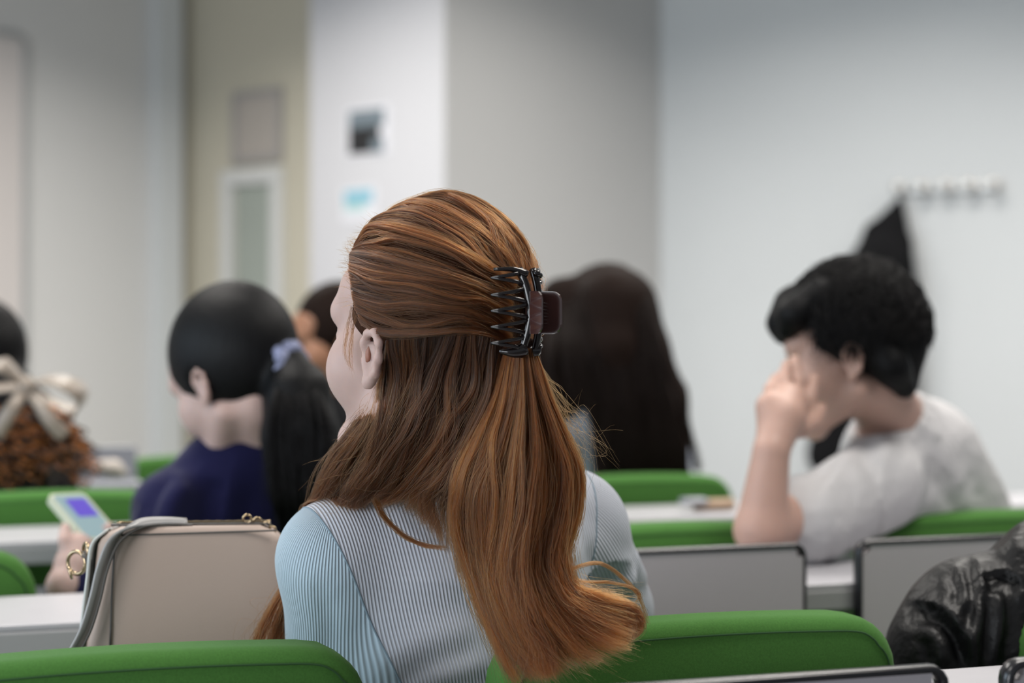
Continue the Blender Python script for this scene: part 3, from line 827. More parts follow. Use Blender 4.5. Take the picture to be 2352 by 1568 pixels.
# lower layer on the left side, falling past the ear to the shoulder
def gl(lst): return np.array([at(x, y, Y) if Y > 0 else eh(x, y, .0) for x, y, Y in lst])
GB = [gl([(866, 862, 1.795), (852, 925, 1.80), (814, 980, 1.815), (765, 1045, 1.84), (728, 1125, 1.87), (690, 1215, 1.92)]),
      gl([(878, 830, 1.785), (868, 900, 1.785), (842, 980, 1.80), (795, 1060, 1.825), (750, 1130, 1.86), (712, 1215, 1.91)]),
      gl([(888, 780, -1), (880, 875, 1.775), (862, 970, 1.785), (820, 1060, 1.81), (775, 1130, 1.84), (745, 1200, 1.89)]),
      gl([(930, 768, -1), (920, 870, 1.765), (895, 970, 1.775), (855, 1060, 1.80), (808, 1130, 1.825), (780, 1180, 1.86)]),
      gl([(990, 762, -1), (975, 870, 1.757), (950, 970, 1.765), (912, 1060, 1.785), (868, 1120, 1.81), (835, 1166, 1.84)]),
      gl([(1050, 755, -1), (1035, 870, 1.750), (1008, 980, 1.755), (965, 1065, 1.775), (915, 1125, 1.80), (868, 1160, 1.825)]),
      gl([(1100, 760, -1), (1086, 880, 1.746), (1055, 990, 1.75), (1015, 1070, 1.765), (965, 1120, 1.785), (905, 1150, 1.81)]),
      gl([(1140, 780, -1), (1120, 900, 1.742), (1086, 1010, 1.745), (1046, 1085, 1.755), (1012, 1150, 1.77), (1000, 1230, 1.79)]),
      gl([(1165, 810, -1), (1140, 920, 1.74), (1100, 1030, 1.74), (1064, 1110, 1.75), (1048, 1190, 1.76), (1058, 1330, 1.775)])]
SB, TB = comb(GB, 9500, 16, k=22, lift=.013, wander=.9, jit=.0024, trim=.4, lockw=1.1, outward=lambda P: np.array([.25, -.97, 0])[None, None])
SBi, TBi = comb(GB, 2500, 16, k=18, lift=.004, wander=.5, jit=.002, trim=.2, lockw=1.3, outward=lambda P: np.array([.25, -.97, 0])[None, None])
SBi += np.array([0, .018, 0])*np.linspace(.3, 1, 18)[None, :, None]
Y0 = 1.735
GC = [gl([(1160, 800, 1.742), (1132, 900, 1.738), (1086, 1000, 1.738), (1048, 1100, 1.742), (1046, 1200, 1.752), (1074, 1300, 1.752), (1112, 1400, 1.742), (1150, 1500, 1.725), (1186, 1570, 1.715)]),
      gl([(1176, 800, 1.736), (1152, 920, 1.73), (1120, 1020, 1.728), (1092, 1120, 1.730), (1094, 1220, 1.736), (1116, 1320, 1.736), (1148, 1420, 1.725), (1188, 1510, 1.71), (1226, 1562, 1.70)]),
      gl([(1190, 800, 1.731), (1180, 930, 1.722), (1160, 1030, 1.72), (1145, 1130, 1.72), (1148, 1240, 1.723), (1160, 1340, 1.72), (1192, 1430, 1.708), (1236, 1500, 1.695), (1270, 1550, 1.69)]),
      gl([(1203, 800, 1.729), (1206, 930, 1.72), (1203, 1040, 1.715), (1198, 1140, 1.713), (1192, 1240, 1.715), (1200, 1335, 1.71), (1240, 1420, 1.698), (1305, 1490, 1.69), (1385, 1525, 1.688)]),
      gl([(1214, 800, 1.729), (1232, 930, 1.72), (1250, 1040, 1.718), (1252, 1140, 1.716), (1236, 1240, 1.718), (1232, 1325, 1.713), (1275, 1400, 1.705), (1350, 1465, 1.695), (1440, 1490, 1.69)]),
      gl([(1222, 800, 1.731), (1250, 910, 1.725), (1278, 1000, 1.725), (1296, 1080, 1.725), (1292, 1170, 1.727), (1270, 1270, 1.722), (1272, 1345, 1.715), (1330, 1400, 1.71), (1410, 1432, 1.70), (1466, 1440, 1.70)][:1]+
         [(1250, 910, 1.725), (1278, 1000, 1.725), (1296, 1085, 1.725), (1290, 1180, 1.727), (1270, 1275, 1.722), (1290, 1360, 1.712), (1360, 1412, 1.703), (1440, 1450, 1.70)]),
      gl([(1228, 800, 1.735), (1262, 905, 1.731), (1296, 1000, 1.733), (1322, 1085, 1.735), (1316, 1175, 1.737), (1294, 1265, 1.73), (1312, 1345, 1.72), (1375, 1366, 1.71), (1440, 1384, 1.71)])]
SC_, TC = comb(GC, 14000, 16, k=34, lift=.020, wander=1.0, jit=.0032, trim=.68, clump=.40, stray=.2, endshrink=1.1, outward=lambda P: np.array([.35, -.93, 0])[None, None])
SCi, TCi = comb(GC, 3000, 18, k=24, lift=.004, wander=.4, jit=.003, trim=.2, lockw=1.3); SCi += np.array([-.004, .014, 0])
# curl turning up at the end of the tail
GX = [gl([(1290, 1330, 1.715), (1340, 1375, 1.708), (1400, 1372, 1.705), (1455, 1388, 1.71), (1478, 1425, 1.72), (1450, 1460, 1.722), (1410, 1450, 1.72)]),
      gl([(1280, 1345, 1.71), (1340, 1392, 1.70), (1405, 1390, 1.70), (1448, 1402, 1.705), (1462, 1430, 1.715), (1440, 1452, 1.72), (1405, 1440, 1.72)]),
      gl([(1270, 1360, 1.71), (1335, 1412, 1.70), (1400, 1420, 1.70), (1440, 1432, 1.70), (1450, 1455, 1.71), (1420, 1475, 1.715), (1380, 1470, 1.715)])]
SX, TX = comb(GX, 1500, 6, k=24, lift=.006, wander=.6, jit=.002, trim=.4, lockw=.8)
# single loops: the wide loop over the sleeve, the lock lying on the back
LP = [gl([(1293, 1322, 1.715), (1330, 1300, 1.72), (1380, 1293, 1.735), (1430, 1325, 1.75), (1468, 1370, 1.75), (1490, 1432, 1.74)]),
      gl([(1293, 1326, 1.715), (1350, 1337, 1.72), (1400, 1338, 1.73), (1450, 1350, 1.745), (1470, 1368, 1.75), (1460, 1385, 1.75)])]
SL_ = []
for q in LP:
    c = cr(q, 30); m_ = 26; d = RNG.normal(size=(m_, 1, 3))*.0010 + smooth_noise(m_, 30, 5, .0006)
    SL_.append(c[None]+d)
LK = gl([(862, 1150, 1.80), (880, 1185, 1.81), (925, 1228, 1.812), (975, 1252, 1.808), (1025, 1258, 1.795)])
c = cr(LK, 30); SL_.append(c[None]+RNG.normal(size=(70, 1, 3))*.0014*np.linspace(1.3, .5, 30)[None, :, None]+smooth_noise(70, 30, 5, .0012))
SLp = np.concatenate(SL_)
# strands in front of the shoulder showing below the arm
GD = [gl([(668, 1290, 1.905), (640, 1360, 1.905), (608, 1420, 1.905), (585, 1480, 1.905), (575, 1530, 1.905)]), gl([(700, 1290, 1.905), (690, 1360, 1.905), (676, 1420, 1.905), (664, 1480, 1.905), (660, 1530, 1.905)])]
SD, TD = comb(GD, 900, 6, k=18, lift=.012, wander=.4, jit=.003, trim=.3)
# wisps at the temple and in front of the ear
GW = [gl([(806, 700, -1), (792, 750, 1.80), (786, 800, 1.795), (806, 850, 1.79)]), gl([(822, 730, -1), (812, 770, 1.79), (806, 830, 1.785), (812, 860, 1.785)])]
SW, TW = comb(GW, 40, 5, k=14, lift=.001, wander=.5, jit=.0015, trim=.5)
GT = [gl([(800, 560, -1), (794, 545, -1), (800, 530, 1.82)]), gl([(810, 545, -1), (800, 530, 1.82), (806, 515, 1.82)])]
# flyaways
def fly(G, n, amp, k=22, gr=1.3, **kw):
    P, T = comb(G, n, 40, k=k, lift=.010, wander=1.5, jit=.0, trim=.5, **kw); return P+smooth_noise(n, k, 4, amp, grow=gr)
FA = fly(GA, 260, .0045, outward=outA); FB = fly(GB, 420, .013); FC = fly(GC, 330, .012); FD = fly(GD, 70, .02, k=18)
FAm = mirror(fly(GA, 150, .0045, outward=outA))
# stray hairs standing off at the right of the tail
GS_ = [gl([(1245, 840, 1.74), (1290, 920, 1.745), (1340, 990, 1.75), (1380, 1050, 1.76)]), gl([(1240, 850, 1.74), (1262, 930, 1.74), (1310, 1010, 1.75), (1330, 1090, 1.76)])]
FS = fly(GS_, 60, .018)
# short fuzz along the hairline
st_ = np.stack([g[0] for g in GA[1:9]]); qi = RNG.uniform(0, 6.999, 150); ii_ = qi.astype(int); b_ = st_[ii_]*(1-(qi-ii_))[:, None]+st_[np.minimum(ii_+1, 7)]*(qi-ii_)[:, None]
xz = np.linspace(0, 1, 10)[None, :, None]
FZ = b_[:, None]+xz*(np.array([-.003, -.001, .003])+RNG.normal(size=(150, 1, 3))*.003)+np.array([.004, 0, .003])*xz**2*RNG.normal(size=(150, 1, 1)) + (.5-xz)*np.array([.006, 0, -.002])
# keep strands outside of the sweater and body
from mathutils.bvhtree import BVHTree
def bvh_of(o):
    me = o.data; off = Vector(o.parent.location)
    return BVHTree.FromPolygons([v.co+off for v in me.vertices], [tuple(p.vertices) for p in me.polygons])
BV = [bvh_of(o) for o in (P1c, P1b)]
def push(P, off):
    Q = P.reshape(-1, 3).copy()
    for b in BV:
        for i in range(len(Q)):
            v = Q[i]
            if v[2] > 1.05: continue
            loc, nr, idx, dist = b.find_nearest(Vector(v), .03)
            if loc is None: continue
            s = (Vector(v)-loc).dot(nr)
            if s < off: Q[i] = np.array(loc+nr*off)
    return Q.reshape(P.shape)
SB = push(SB, .003); SBi = push(SBi, .002); FB = push(FB, .004); SLp = push(SLp, .0025)
hm = Field(hcr-np.array([.17, .20, .40]), hcr+np.array([.17, .17, .14]), .0036)
hm.ell(hcr, hr-.010, HR)
pf = lambda x, y, z: hc+HR@np.array([x, y, z])
# open the face: everything in front of the hairline
hn = HR@np.array([0, 1.0, -.62]); v = (hm.ax[0][:, None, None]-pf(0, .038, 0)[0])*hn[0]+(hm.ax[1][None, :, None]-pf(0, .038, 0)[1])*hn[1]+(hm.ax[2][None, None, :]-pf(0, .038, 0)[2])*hn[2]
hm.d = np.maximum(hm.d, (v/np.linalg.norm(hn)).astype(np.float32))
for g in GA[2:9]:
    q = cr(g, 12); q = q-outA(q)*.0095; hm.chain(q[:11], [.0062]*11, .006)
hm.ell(pf(-.085, .012, -.012), (.022, .026, .040), HR, .006, 'sub'); hm.ell(pf(.085, .012, -.012), (.022, .026, .040), HR, .006, 'sub')
for g in GB[3:]:
    q = cr(g, 8)+np.array([-.002, .016, 0]); hm.chain(q[:6], [.009]*6, .012)
for g in GC[1:-1]:
    q = cr(g, 10)+np.array([-.002, .013, 0]); hm.chain(q[:8], [.007, .008, .009, .009, .009, .008, .006, .004], .010)
mir = [mirror(cr(g, 8)+np.array([0, .013, 0])) for g in GB[3:]]
hair = sdf_obj('hair', hm, M['redhair_mass'], P1)
tone_y = lambda P, T, base, var: np.clip(base+var*(T-.5)*2*.7+RNG.normal(size=len(T))*.16, 0, 1)
def topside(P):        # lighter crown, browner temple and nape
    z = (P[:, P.shape[1]//2, 2]-hcr[2])/.11
    return z
sets = [(SA, .00015, tone_y(SA, TA, .26, .36)[:, None]+.08*np.clip(topside(SA)-.1, -1, 1)[:, None]+.34*np.linspace(0, 1, 34)[None]**1.5), (SAm, .0002, tone_y(SAm, TAm, .5, .3)),
        (SB, .00016, tone_y(SB, TB, .12, .34)[:, None]+.22*np.linspace(0, 1, 34)[None]), (SBi, .00025, tone_y(SBi, TBi, .1, .1)), (SC_, .00016, tone_y(SC_, TC, .62, .60)),
        (SCi, .00025, tone_y(SCi, TCi, .3, .2)), (SX, .00015, tone_y(SX, TX, .7, .2)), (SLp, .00015, np.full(len(SLp), .45)), (SD, .00017, tone_y(SD, TD, .5, .3)),
        (SW, .00009, np.full(len(SW), .4)), (FA, .00008, np.full(len(FA), .6)), (FAm, .00008, np.full(len(FAm), .6)), (FB, .0001, np.full(len(FB), .5)), (FZ, .00008, np.full(len(FZ), .6)),
        (FC, .00008, np.full(len(FC), .7)), (FD, .00008, np.full(len(FD), .5)), (FS, .00008, np.full(len(FS), .6))]
def merge(sets):
    k = 34; Ps = []; Rs = []; Ts = []
    for P, r, t in sets:
        n, kk, _ = P.shape
        x = np.linspace(0, kk-1.0001, k); i = x.astype(int); tt = (x-i)[None, :, None]
        Ps.append(P[:, i]*(1-tt)+P[:, i+1]*tt); Rs.append(prof(n, k, r)); Ts.append(np.broadcast_to(t[:, None], (n, k)) if t.ndim == 1 else t)
    return np.concatenate(Ps), np.concatenate(Rs), np.concatenate(Ts)
Pm, Rm, Tm = merge(sets)
strands('hair_strands', Pm, Rm, Tm, M['redhair'], hair)
ef = Field(hc-.16, hc+.16, .003)
ef.ell(hc+HRf@(np.array([-.0752, .007, .003])*HS), (.0030, .0042, .0110), HRf)
sdf_obj('ear_hollow', ef, M['ear_red'], P1b if False else P1)

# ---- claw clip
cc = at(1196, 718, 1.728)
oc = -(HR@np.array([0, 1, 0])); oc[2] = 0; oc /= np.linalg.norm(oc)
lc_ = -(HR@np.array([1, 0, 0])); lc_[2] = 0; lc_ /= np.linalg.norm(lc_)
def cp(l, o, z): return cc + lc_*l + oc*o + np.array([0, 0, z])
clip = empty('hair_clip', cc, 'dark brown plastic claw clip holding the red hair at the back of the head', 'hair clip')
def clipobj(name, parts, m, par):
    v, f = join(parts); return link(name, mesh(v, f), m, par, smooth=True, world=True)
for sgn in (1, -1):
    zs = np.linspace(-.041, .041, 9)
    spine = [cp(sgn*(.006+.004*abs(z)/.04), .017-.012*(z/.041)**2*.9, z) for z in zs]
    jaw = clipobj('jaw', [tube(cr(spine, 30), .0042, 10, flat=.8),
                          tube(cr([cp(sgn*.006, .010, -.034), cp(sgn*.016, .004, -.037), cp(sgn*.024, -.006, -.036)], 8), [.008, .0075, .007, .006, .005, .004, .003, .002], 10),
                          tube(cr([cp(sgn*.007, .014, .036), cp(sgn*.018, .006, .0405), cp(sgn*.030, -.008, .0405)], 8), np.linspace(.0035, .0016, 8), 8)], M['clip'], clip)
    for q, z in enumerate((.0325, .0165, .0015, -.0135, -.0285)):
        tip = cp(sgn*.0315, -.010, z)
        def arm(z0): return cr([cp(sgn*.008, .016-.010*(z0/.041)**2, z0), cp(sgn*.019, .009, z0*.55+z*.45), cp(sgn*.028, -.001, z0*.2+z*.8), tip], 14)
        tr = np.linspace(.0024, .0013, 14)
        clipobj('tooth', [tube(arm(z+.0062), tr, 8), tube(arm(z-.0062), tr, 8)], M['clip'], jaw)
# tabs (thumb plates) and spring hinge
def tab(sgn):
    bm = bmesh.new()
    w, h_ = .027, .040; rr = .009; pts = []
    for (cx, cz, a0) in ((w-rr, h_/2-rr, 0), (.001, h_/2-.001, 90), (.001, -h_/2+.001, 180), (w-rr, -h_/2+rr, 270)):
        r_ = rr if cx > .01 else .001
        for k in range(6):
            a = math.radians(a0+90*k/5); pts.append((cx+r_*math.cos(a), cz+r_*math.sin(a)))
    n = len(pts); V = []; 
    for off_ in (-.0012, .0012):
        for (x, z) in pts: V.append(cp(sgn*(.006+.30*x+off_), .012+x*.95, z))
    Fc = [tuple(range(n))[::-1], tuple(range(n, 2*n))]+[(i, (i+1) % n, n+(i+1) % n, n+i) for i in range(n)]
    return V, Fc
for sgn in (1, -1):
    v, f = tab(sgn); o = link('thumb_plate', mesh(v, f), M['clip_tab'], clip, world=True)
clipobj('hinge', [tube([cp(0, .019, -.014), cp(0, .019, .014)], .0045, 12)], M['clip'], clip)
sp = [cp(.0036*math.cos(a), .019+.0055*math.sin(a), -.011+.022*a/(14*PI)) for a in np.linspace(0, 14*PI, 140)]
clipobj('spring', [tube(sp, .0006, 5)], M['chrome'], clip)

#@@REST
# ================================================================== woman in navy sweater (second row)
def simple_hair(name, c, R, r, m_mass, cut, parent, extra=None, h=.006, shrink=0.0, earcut=True, lo=.18, face=.046, slope=.62, hcx=None):
    c2 = c + R@np.array([0, -.015, .050])
    f = Field(c2-np.array([lo, lo, lo]), c2+np.array([.18, .18, .15]), h)
    f.ell(c2, np.array(r)-shrink, R)
    fx = c + R@np.array([0, face, 0]); n = R@np.array([0, 1.0, -slope]); f.plane(fx, n)
    if earcut:
        for q in (-1, 1): f.ell(c+R@np.array([q*.088, .010, -.010]), (.024, .024, .040), R, .006, 'sub')
    if extra: extra(f)
    return sdf_obj(name, f, m_mass, parent), c2
h2 = at(545, 885, 2.80); R2 = hframe(56, 26, 0)
n2 = at(625, 1010, 2.84); c2 = at(600, 1190, 2.90); p2 = np.array([-.42, 3.0, .60])
lat2 = np.array([math.cos(math.radians(30)), math.sin(math.radians(30)), 0])
# phone pose
phc = at(190, 1195, 2.60)
w2 = at(150, 1345, 2.52)
hand2 = [([w2, at(168, 1300, 2.54), at(178, 1262, 2.555)], [.022, .026, .024]),
         ([at(160, 1270, 2.54), at(148, 1240, 2.54), at(150, 1212, 2.555)], [.011, .009, .008]),
         ([at(190, 1262, 2.58), at(228, 1228, 2.615), at(252, 1208, 2.60)], [.009, .008, .007]),
         ([at(190, 1275, 2.58), at(232, 1245, 2.615), at(256, 1226, 2.60)], [.009, .008, .007]),
         ([at(188, 1288, 2.58), at(226, 1264, 2.615), at(248, 1246, 2.60)], [.0085, .008, .007]),
         ([at(184, 1300, 2.57), at(216, 1284, 2.60), at(236, 1268, 2.595)], [.008, .007, .006])]
arms2 = [(at(392, 1180, 2.78), at(310, 1420, 2.70), w2), (at(760, 1130, 3.0), at(800, 1400, 3.1), at(600, 1400, 3.15))]
def navy_folds(g):
    g.cone(at(395, 1130, 2.74), at(345, 1250, 2.70), .020, .016, .03); g.cone(at(520, 1120, 2.78), at(500, 1250, 2.76), .022, .018, .03)
P2, b2, s2 = build_person('person', (-.42, 2.9, 0), 'black-haired woman in a navy sweater with ponytail, looking down at her phone', h2, R2, n2, c2, p2, lat2, arms2, M['skin1'], M['navy'],
    h=.0048, s=1.0, wide=1.05, sleeve=1.92, cloth_name='sweater', hands=[hand2], extra_cloth=navy_folds, fat=1.02)
folds(s2.data, [([(430, 1105, 2.74), (390, 1160, 2.72), (370, 1260, 2.72)], .009, .012), ([(530, 1095, 2.78), (515, 1170, 2.78), (520, 1260, 2.8)], .008, .012), ([(340, 1160, 2.74), (325, 1210, 2.74), (340, 1280, 2.74)], .007, .011)], (-.42, 2.9, 0))
tie = at(668, 838, 2.74)
def pony(f):
    f.chain([tie, at(685, 900, 2.72), at(690, 1000, 2.70), at(700, 1120, 2.70), at(705, 1210, 2.72)], [.022, .045, .055, .050, .030], .02)
    f.chain([tie, at(660, 920, 2.73), at(630, 1020, 2.73)], [.020, .028, .018], .02)
hm2, c22 = simple_hair('hair', h2, R2, (.086, .112, .110), M['blackhair_mass'], None, P2, pony, lo=.36)
GA2 = []
for (a0) in np.linspace(-100, 100, 13):       # from the hairline round to the tie
    a = math.radians(a0); st = np.array([math.sin(a)*.9, .62, .55+.45*math.cos(a)]) ; st[2] = st[2] if abs(a0) < 70 else -.05
    st = st/np.linalg.norm(st); en = R2.T@(tie-c22)/np.array([.089, .115, .113]); en = en/np.linalg.norm(en)
    q = [st*(1-x)+en*x+np.array([0, 0, .25*math.sin(PI*x)])*(1 if abs(a0) < 70 else .1) for x in np.linspace(0, 1, 6)]
    GA2.append(np.array([c22+R2@(v/np.linalg.norm(v)*np.array([.0875, .1135, .1115])) for v in q]))
S2, T2 = comb(GA2, 2500, 40, k=14, lift=.003, outward=lambda P: (P-c22)/.1, jit=.001, trim=.02)
GP2 = [np.array([tie+np.array([dx*.01, -.012, 0]), at(685+dx*45, 920, 2.665), at(690+dx*62, 1040, 2.640), at(700+dx*58, 1150, 2.645), at(705+dx*50, 1225, 2.67)]) for dx in (-1.25, -.6, 0, .6, 1.2)]
S2b, T2b = comb(GP2, 1600, 16, k=14, lift=.006, jit=.004, trim=.2)
strands('hair_strands', S2b, .00035, T2b, M['blackhair'], hm2)
sc = empty('scrunchie', tie, 'crinkled blue-grey scrunchie around the black ponytail', 'scrunchie')
pts = []; rs = []
ta = R2@np.array([0, -1, -.5]); ta /= np.linalg.norm(ta); t1 = np.cross(ta, [0, 0, 1]); t1 /= np.linalg.norm(t1); t2_ = np.cross(ta, t1)
for k in range(97):
    a = 2*PI*k/96; pts.append(tie + t1*.024*math.cos(a)+t2_*.024*math.sin(a)+ta*.004*math.sin(9*a)); rs.append(.011+.0035*math.sin(13*a)+.002*math.sin(7*a))
link('cloth_ring', mesh(*tube(pts, rs, 10)), M['scrunchie'], sc, smooth=True, world=True)
# phone
def quat_frame(xa, ya):
    xa = xa/np.linalg.norm(xa); za = np.cross(xa, ya); za /= np.linalg.norm(za); ya = np.cross(za, xa)
    return np.array([xa, ya, za]).T
pa_, pb_, pc_, pd_ = at(132, 1142, 2.63), at(207, 1137, 2.67), at(247, 1228, 2.60), at(172, 1240, 2.56)
cph = at(193, 1192, 2.615)
xa = (at(228, 1178, 2.64)-at(152, 1182, 2.60)); yd = (at(160, 1135, 2.66)-at(222, 1255, 2.56))
PF = quat_frame(xa, yd)
ph = empty('phone', cph, 'phone in a pale green case held by the woman in the navy sweater', 'phone')
def local_box(name, c, s, m, bev, PFm, origin, parent, seg=4):
    me = box(c, s, bev, seg); T = Matrix(PFm.tolist()).to_4x4(); me.transform(T)
    return link(name, me, m, parent, smooth=False)
def rslab(w, h, t, r, zoff=0):
    pts = []
    for (cx, cy, a0) in ((w/2-r, h/2-r, 0), (-w/2+r, h/2-r, 90), (-w/2+r, -h/2+r, 180), (w/2-r, -h/2+r, 270)):
        for k in range(6):
            a = math.radians(a0+90*k/5); pts.append((cx+r*math.cos(a), cy+r*math.sin(a)))
    n = len(pts); V = [(x, y, -t/2+zoff) for x, y in pts]+[(x, y, t/2+zoff) for x, y in pts]
    return V, [tuple(range(n))[::-1], tuple(range(n, 2*n))]+[(i, (i+1) % n, n+(i+1) % n, n+i) for i in range(n)]
zf = 1 if (PF[:, 2]@np.array([0, -1, 0])) > 0 else -1
def pobj(name, w, h, t, r, z, m, dx=0, dy=0):
    V, Fc = rslab(w, h, t, r, z*zf); V = [PF@(np.array(v)+np.array([dx, dy, 0])) for v in V]
    o = link(name, mesh(V, Fc), m, ph); return o
pobj('case', .062, .118, .011, .010, 0, M['phone'])
pobj('screen', .052, .106, .001, .006, .0058, M['scr1'])
pobj('screen_picture', .033, .044, .0008, .002, .0068, M['scr2'], .005, .020)

# ================================================================== man resting his cheek on his hand
h5 = at(1958, 826, 2.86); R5 = hframe(80, 10, 0)
n5 = at(2062, 968, 2.96); c5 = at(2110, 1175, 3.10); p5 = np.array([.66, 3.20, .60])
lat5 = np.array([math.cos(math.radians(62)), math.sin(math.radians(62)), 0])
w5 = at(1772, 1035, 2.66); e5 = at(1748, 1215, 2.66)
def fing(*p): return [at(*q) for q in p]
hand5 = [([w5, at(1795, 960, 2.69), at(1812, 925, 2.72)], [.026, .034, .030]),
         ([at(1780, 985, 2.68), at(1772, 935, 2.69)], [.024, .024]),
         (fing((1850, 945, 2.73), (1862, 905, 2.745), (1868, 870, 2.755)), [.012, .010, .009]),     # forefinger along the cheek
         (fing((1828, 930, 2.73), (1832, 875, 2.745), (1826, 825, 2.76)), [.011, .010, .008]),
         (fing((1800, 925, 2.71), (1800, 875, 2.73), (1806, 838, 2.75)), [.011, .010, .008]),
         (fing((1775, 930, 2.70), (1768, 895, 2.71), (1782, 868, 2.74)), [.010, .009, .008]),
         (fing((1838, 985, 2.70), (1868, 970, 2.72), (1885, 940, 2.745)), [.015, .012, .010])]
arms5 = [(at(2010, 1115, 2.86), e5, w5), (at(2110, 1080, 3.08), at(1960, 1260, 3.15), at(1800, 1290, 3.05))]
def tee(g):
    S = at(2010, 1115, 2.86); Eb = at(1850, 1205, 2.73)
    g.cone(S, Eb, .068, .064, .03)
    g.cone(at(2125, 1050, 3.06), at(2185, 1190, 3.12), .085, .095, .04)
    g.cone(at(2020, 1180, 3.04), at(1915, 1300, 3.02), .085, .085, .04)
P5, b5, s5 = build_person('person', (.68, 2.95, 0), 'dark-haired man in a white T-shirt resting his cheek on his hand', h5, R5, n5, c5, p5, lat5, arms5, M['skin2'], M['tshirt'],
    h=.0048, s=1.02, wide=1.12, sleeve=.62, cloth_name='t_shirt', hands=[hand5], extra_cloth=tee, fat=1.1, collar=.012)
folds(s5.data, [([(2085, 920, 2.86), (2140, 965, 2.88), (2150, 1020, 2.9)], .0045, .012), ([(2045, 1010, 2.84), (2010, 1090, 2.80), (2015, 1240, 2.84)], .0055, .012),
                ([(1950, 1040, 2.80), (1880, 1110, 2.76), (1845, 1190, 2.74)], .006, .013), ([(2110, 1030, 2.9), (2190, 1110, 2.94), (2230, 1200, 2.98)], .0045, .014),
                ([(1880, 1150, 2.74), (1900, 1220, 2.74), (1890, 1280, 2.78)], .0045, .012), ([(1945, 1100, 2.78), (1950, 1180, 2.78), (1940, 1260, 2.8)], .006, .011)], (.68, 2.95, 0))
def mop(f):
    q = lambda x, y, z: h5+R5@np.array([x, y, z])
    f.chain([q(0, .03, .120), q(-.01, .075, .098), q(-.02, .098, .074), q(-.03, .102, .052)], [.026, .028, .020, .009], .02)
    f.chain([q(-.05, .03, .11), q(-.062, .075, .085), q(-.055, .092, .060)], [.026, .022, .012], .02)
    f.chain([q(-.066, -.03, .03), q(-.062, -.055, -.02), q(-.04, -.07, -.055)], [.028, .026, .018], .02)
    f.chain([q(.05, -.04, .03), q(.05, -.06, -.02), q(.03, -.075, -.055)], [.03, .026, .018], .02)
    f.chain([q(0, -.075, .04), q(0, -.083, 0), q(0, -.075, -.05)], [.030, .028, .020], .02)
    f.cone(q(-.078, .022, .035), q(-.075, .016, .010), .010, .006, .01)
hm5, c55 = simple_hair('hair', h5, R5, (.082, .101, .097), M['blackhair_mass'], None, P5, mop, lo=.22, face=.055, slope=.75)
def tufts(c, R, r, n, L, m, parent, seed, droop=.8, fwd=.5, zmin=-.1):
    rng = np.random.default_rng(seed); out = []
    while len(out) < n:
        v = rng.normal(size=3); v /= np.linalg.norm(v)
        if v[2] < zmin or v[1] > .62+.6*v[2]-.2: continue
        out.append(v)
    v = np.array(out); P0 = v*r*.97; tdir = np.stack([v[:, 0]*.6, v[:, 1]*.4+fwd, np.full(n, -droop)+.6*v[:, 2]], 1)+rng.normal(size=(n, 3))*.35
    tdir -= v*np.sum(tdir*v, 1)[:, None]*.95; tdir /= np.linalg.norm(tdir, axis=1)[:, None]
    k = 8; x = np.linspace(0, 1, k)[None, :, None]
    Q = P0[:, None]+tdir[:, None]*L*x+v[:, None]*(.010*np.sin(x*PI)+.004)
    Q += smooth_noise(n, k, 4, .003, rng)
    W_ = c+Q@R.T
    return strands('hair_strands', W_, .00045, rng.uniform(0, 1, n), m, parent)
tufts(c55, R5, np.array([.084, .103, .099]), 2600, .050, M['blackhair'], hm5, 5)

# ================================================================== woman with long dark hair (third row)
at4 = lambda x, y, Y: at(x, y, Y*1.085)
h4 = at4(1382, 790, 3.62); R4 = hframe(38, 6, -6)
n4 = at4(1400, 935, 3.66); c4 = at4(1410, 1100, 3.72); p4 = np.array([.22, 4.16, .60])
lat4 = np.array([math.cos(math.radians(24)), math.sin(math.radians(24)), 0])
arms4 = [(at4(1262, 1035, 3.60), at4(1220, 1220, 3.62), at4(1180, 1180, 3.85)), (at4(1525, 1050, 3.80), at4(1560, 1220, 3.88), at4(1500, 1180, 4.05))]
P4, b4, s4 = build_person('person', (.2, 4.05, 0), 'woman with very long straight dark brown hair in the third row, pale collar showing', h4, R4, n4, c4, p4, lat4, arms4, M['skin2'], M['blouse'],
    h=.006, s=1.05, wide=.98, sleeve=1.8, cloth_name='blouse', collar=.045)
def longhair(f):
    for (x0, x1, x2, x3, Y) in ((1290, 1275, 1275, 1290, 3.60), (1400, 1375, 1395, 1400, 3.54), (1420, 1420, 1450, 1460, 3.53), (1440, 1460, 1500, 1520, 3.56), (1450, 1485, 1545, 1570, 3.62)):
        b = 1085 if x0 > 1300 else 900
        f.chain([at4(x0, 690, Y+.02), at4(x1, 800, Y), at4(x2, 930, Y), at4(x3, b, Y)], [.050, .045, .040, .034], .03)
hm4, c44 = simple_hair('hair', h4, R4, (.103, .124, .122), M['brownhair_mass'], None, P4, longhair, lo=.38, earcut=False, h=.007, face=.06)
G4 = []
r4 = np.array([.105, .127, .125])
for (xa, xb, x2, x3, x4, ye) in ((1330, 1262, 1252, 1262, 1268, 900), (1370, 1300, 1300, 1330, 1340, 880), (1400, 1350, 1365, 1385, 1390, 1080), (1408, 1400, 1420, 1435, 1450, 1084), (1420, 1450, 1490, 1500, 1530, 1084), (1440, 1480, 1515, 1565, 1604, 1082)):
    G4.append(np.array([ell_hit(xa, 592, c44, R4, r4), ell_hit(xb, 655, c44, R4, r4), at4(x2, 790, 3.50), at4(x3, 930, 3.49), at4(x4, ye, 3.50)]))
S4, T4 = comb(G4, 2600, 30, k=16, lift=.008, jit=.003, trim=.05)
strands('hair_strands', S4, .0005, T4, M['brownhair'], hm4)

